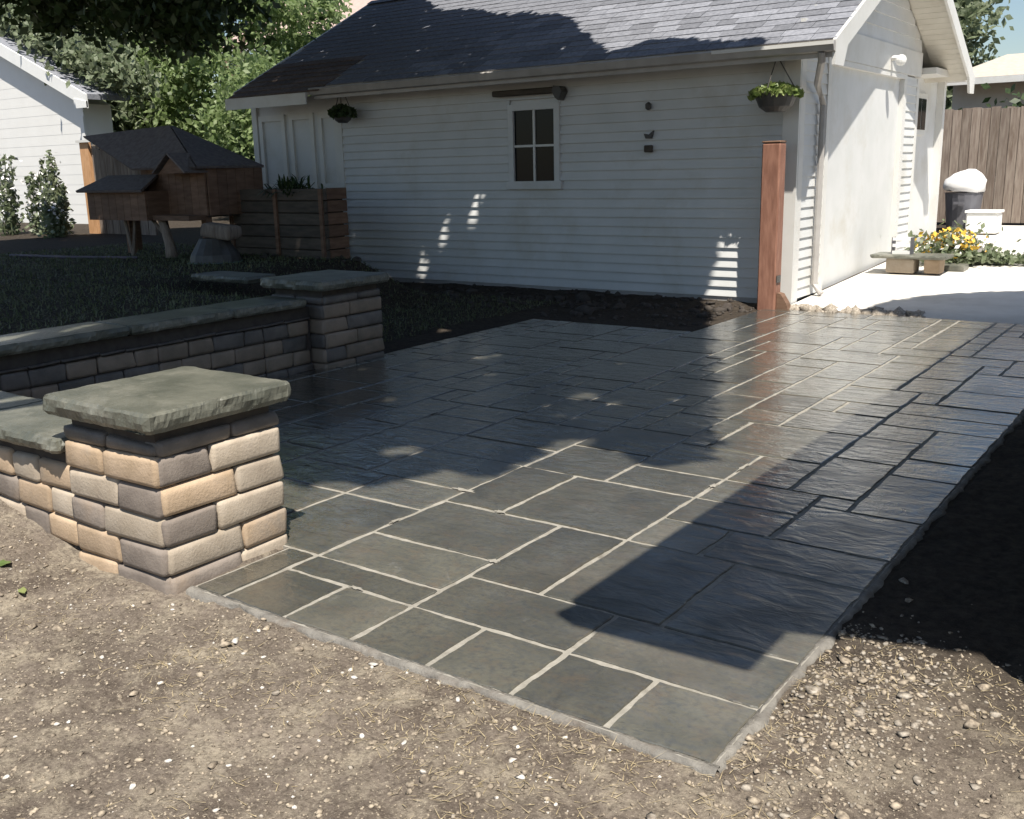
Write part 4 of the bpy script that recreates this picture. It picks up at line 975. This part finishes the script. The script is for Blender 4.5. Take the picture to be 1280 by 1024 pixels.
o = stones('soil_crumbs', x[k], y[k], .0026, MAT['gravel'], 102); o['label'] = 'fine crumbs and grit over the bare soil'
x = np.concatenate([g.normal(size=1500)*.12-.66, g.uniform(-4.2, -.2, 500)]); y = np.concatenate([g.normal(size=1500)*.27+2.40, g.uniform(.9, 2.0, 500)]); k = noPat(x, y) & (x < .1)
kk = np.arange(len(x)); k2 = k & (kk % 2 == 0); o = stones('loose_gravel', x[k2], y[k2], .0037, MAT['pebble'], 103, .6); k3 = k & (kk % 2 == 1); q_ = stones('loose_grit', x[k3], y[k3], .0042, MAT['gravel'], 107, .6); q_['label'] = 'brown grit and crumbled clods mixed into the gravel heap'; o['label'] = 'pale loose gravel heaped by the near right corner of the paving'
x = g.uniform(-3.6, -2.3, 700); y = 9.78+g.normal(size=700)*.07
o = stones('edge_rubble', x, y, .022, MAT['pebble'], 104, .7); o['label'] = 'pale rubble between the paving and the driveway'
x = g.uniform(-10, -3.8, 1100); y = 9.15+g.normal(size=1100)*.55; k = (y < 9.93) & (y > 8.02)
o = stones('garden_clods', x[k], y[k], .016, MAT['core'], 105, .7); o['label'] = 'dark clods of soil in the bed along the garage wall'
g = np.random.default_rng(140); cxs = g.uniform(-3.6, -.2, 26); cys = g.uniform(1.0, 2.05, 26); kk = g.integers(0, 26, 420)
x = np.where(g.random(420) < .6, cxs[kk]+g.normal(size=420)*.07, g.uniform(-4, -.1, 420)); y = np.where(g.random(420) < .6, cys[kk]+g.normal(size=420)*.05, g.uniform(.9, 2.9, 420)); k = noPat(x, y)
o = stones('white_chips', x[k], y[k], 0.0034, MAT['chip'], 141, .5); o['label'] = 'small white chips scattered in loose clusters over the bare soil'
# a few larger white pebbles one can pick out
pm = []
for q in range(4):
    b = MB(); bmesh.ops.create_icosphere(b.bm, subdivisions=2, radius=1)
    for v in b.bm.verts: v.co = Vector((v.co.x*1.2, v.co.y*.9, v.co.z*.55)) + noise.noise_vector(v.co*1.5+Vector((q*5, 0, 0)))*.35
    m = b.mesh('white_pebble', True); m.materials.append(MAT['chip']); pm.append(m)
R5 = random.Random(12); cnt = 0
spots = [(456,912),(458,932),(521,661*1.0)]
for _ in range(400):
    x, y = R5.uniform(-3.0, -.25), R5.uniform(1.0, 2.0)
    if not (y < 1.92 or x > -.78): continue
    if cnt >= 44: break
    o = bpy.data.objects.new('white_pebble', pm[cnt % 4]); COL.objects.link(o); s = R5.uniform(.0045, .009)
    o.scale = (s, s, s); o.location = (x, y, h1(x, y)+.002); o.rotation_euler = (R5.uniform(-.3, .3), R5.uniform(-.3, .3), R5.uniform(0, 6.28))
    tag(o, 'small white pebble lying on the bare soil in front of the paving', 'pebble', 'white pebbles strewn on the soil'); cnt += 1
# fallen green leaves by the low wall
for k, (x, y, s, lab) in enumerate([(-3.55, 1.72, .035, 'larger fallen green leaf on the soil below the low wall'), (-3.66, 1.60, .028, 'small fallen green leaf nearest the left edge of the soil'), (-3.33, 1.66, .022, 'small dull green leaf on the soil nearest the pillar foot'), (-1.24, 1.47, .016, 'tiny green leaf on the soil in front of the near paving edge')]):
    z = h1(x, y)+.012; b = MB()
    b.prism([(s*math.cos(t)*(1+.35*math.cos(3*t+k)), .6*s*math.sin(t)*(1+.35*math.cos(5*t)), .15*s*math.cos(2*t)) for t in np.linspace(0, 6.28, 13)[:-1]], (0, 0, .0008))
    tag(b.obj('fallen_leaf', MAT['needle'], None, (x, y, z), (.15, -.1, k*1.3)), lab, 'leaf', 'fallen leaves on the soil')
# edging stone at the far end of the seat wall and a dark border strip in the lawn
es = empty('edging_stone'); tag(es, 'flat grey stone edging the lawn just left of the far pillar', 'stone'); cap_slab(es, -8.15, -7.35, 6.1, 6.45, .44, .50, 3)
tag(MB().tube([(-12.9, 6.9, .47), (-11.9, 7.05, .465), (-10.9, 7.4, .46)], .022, 6).obj('garden_hose', simple('purple_grey_hose', (.10, .08, .10), (.13, .10, .12), 5, .6)), 'thin purplish hose lying across the dark lawn before the coop', 'hose')
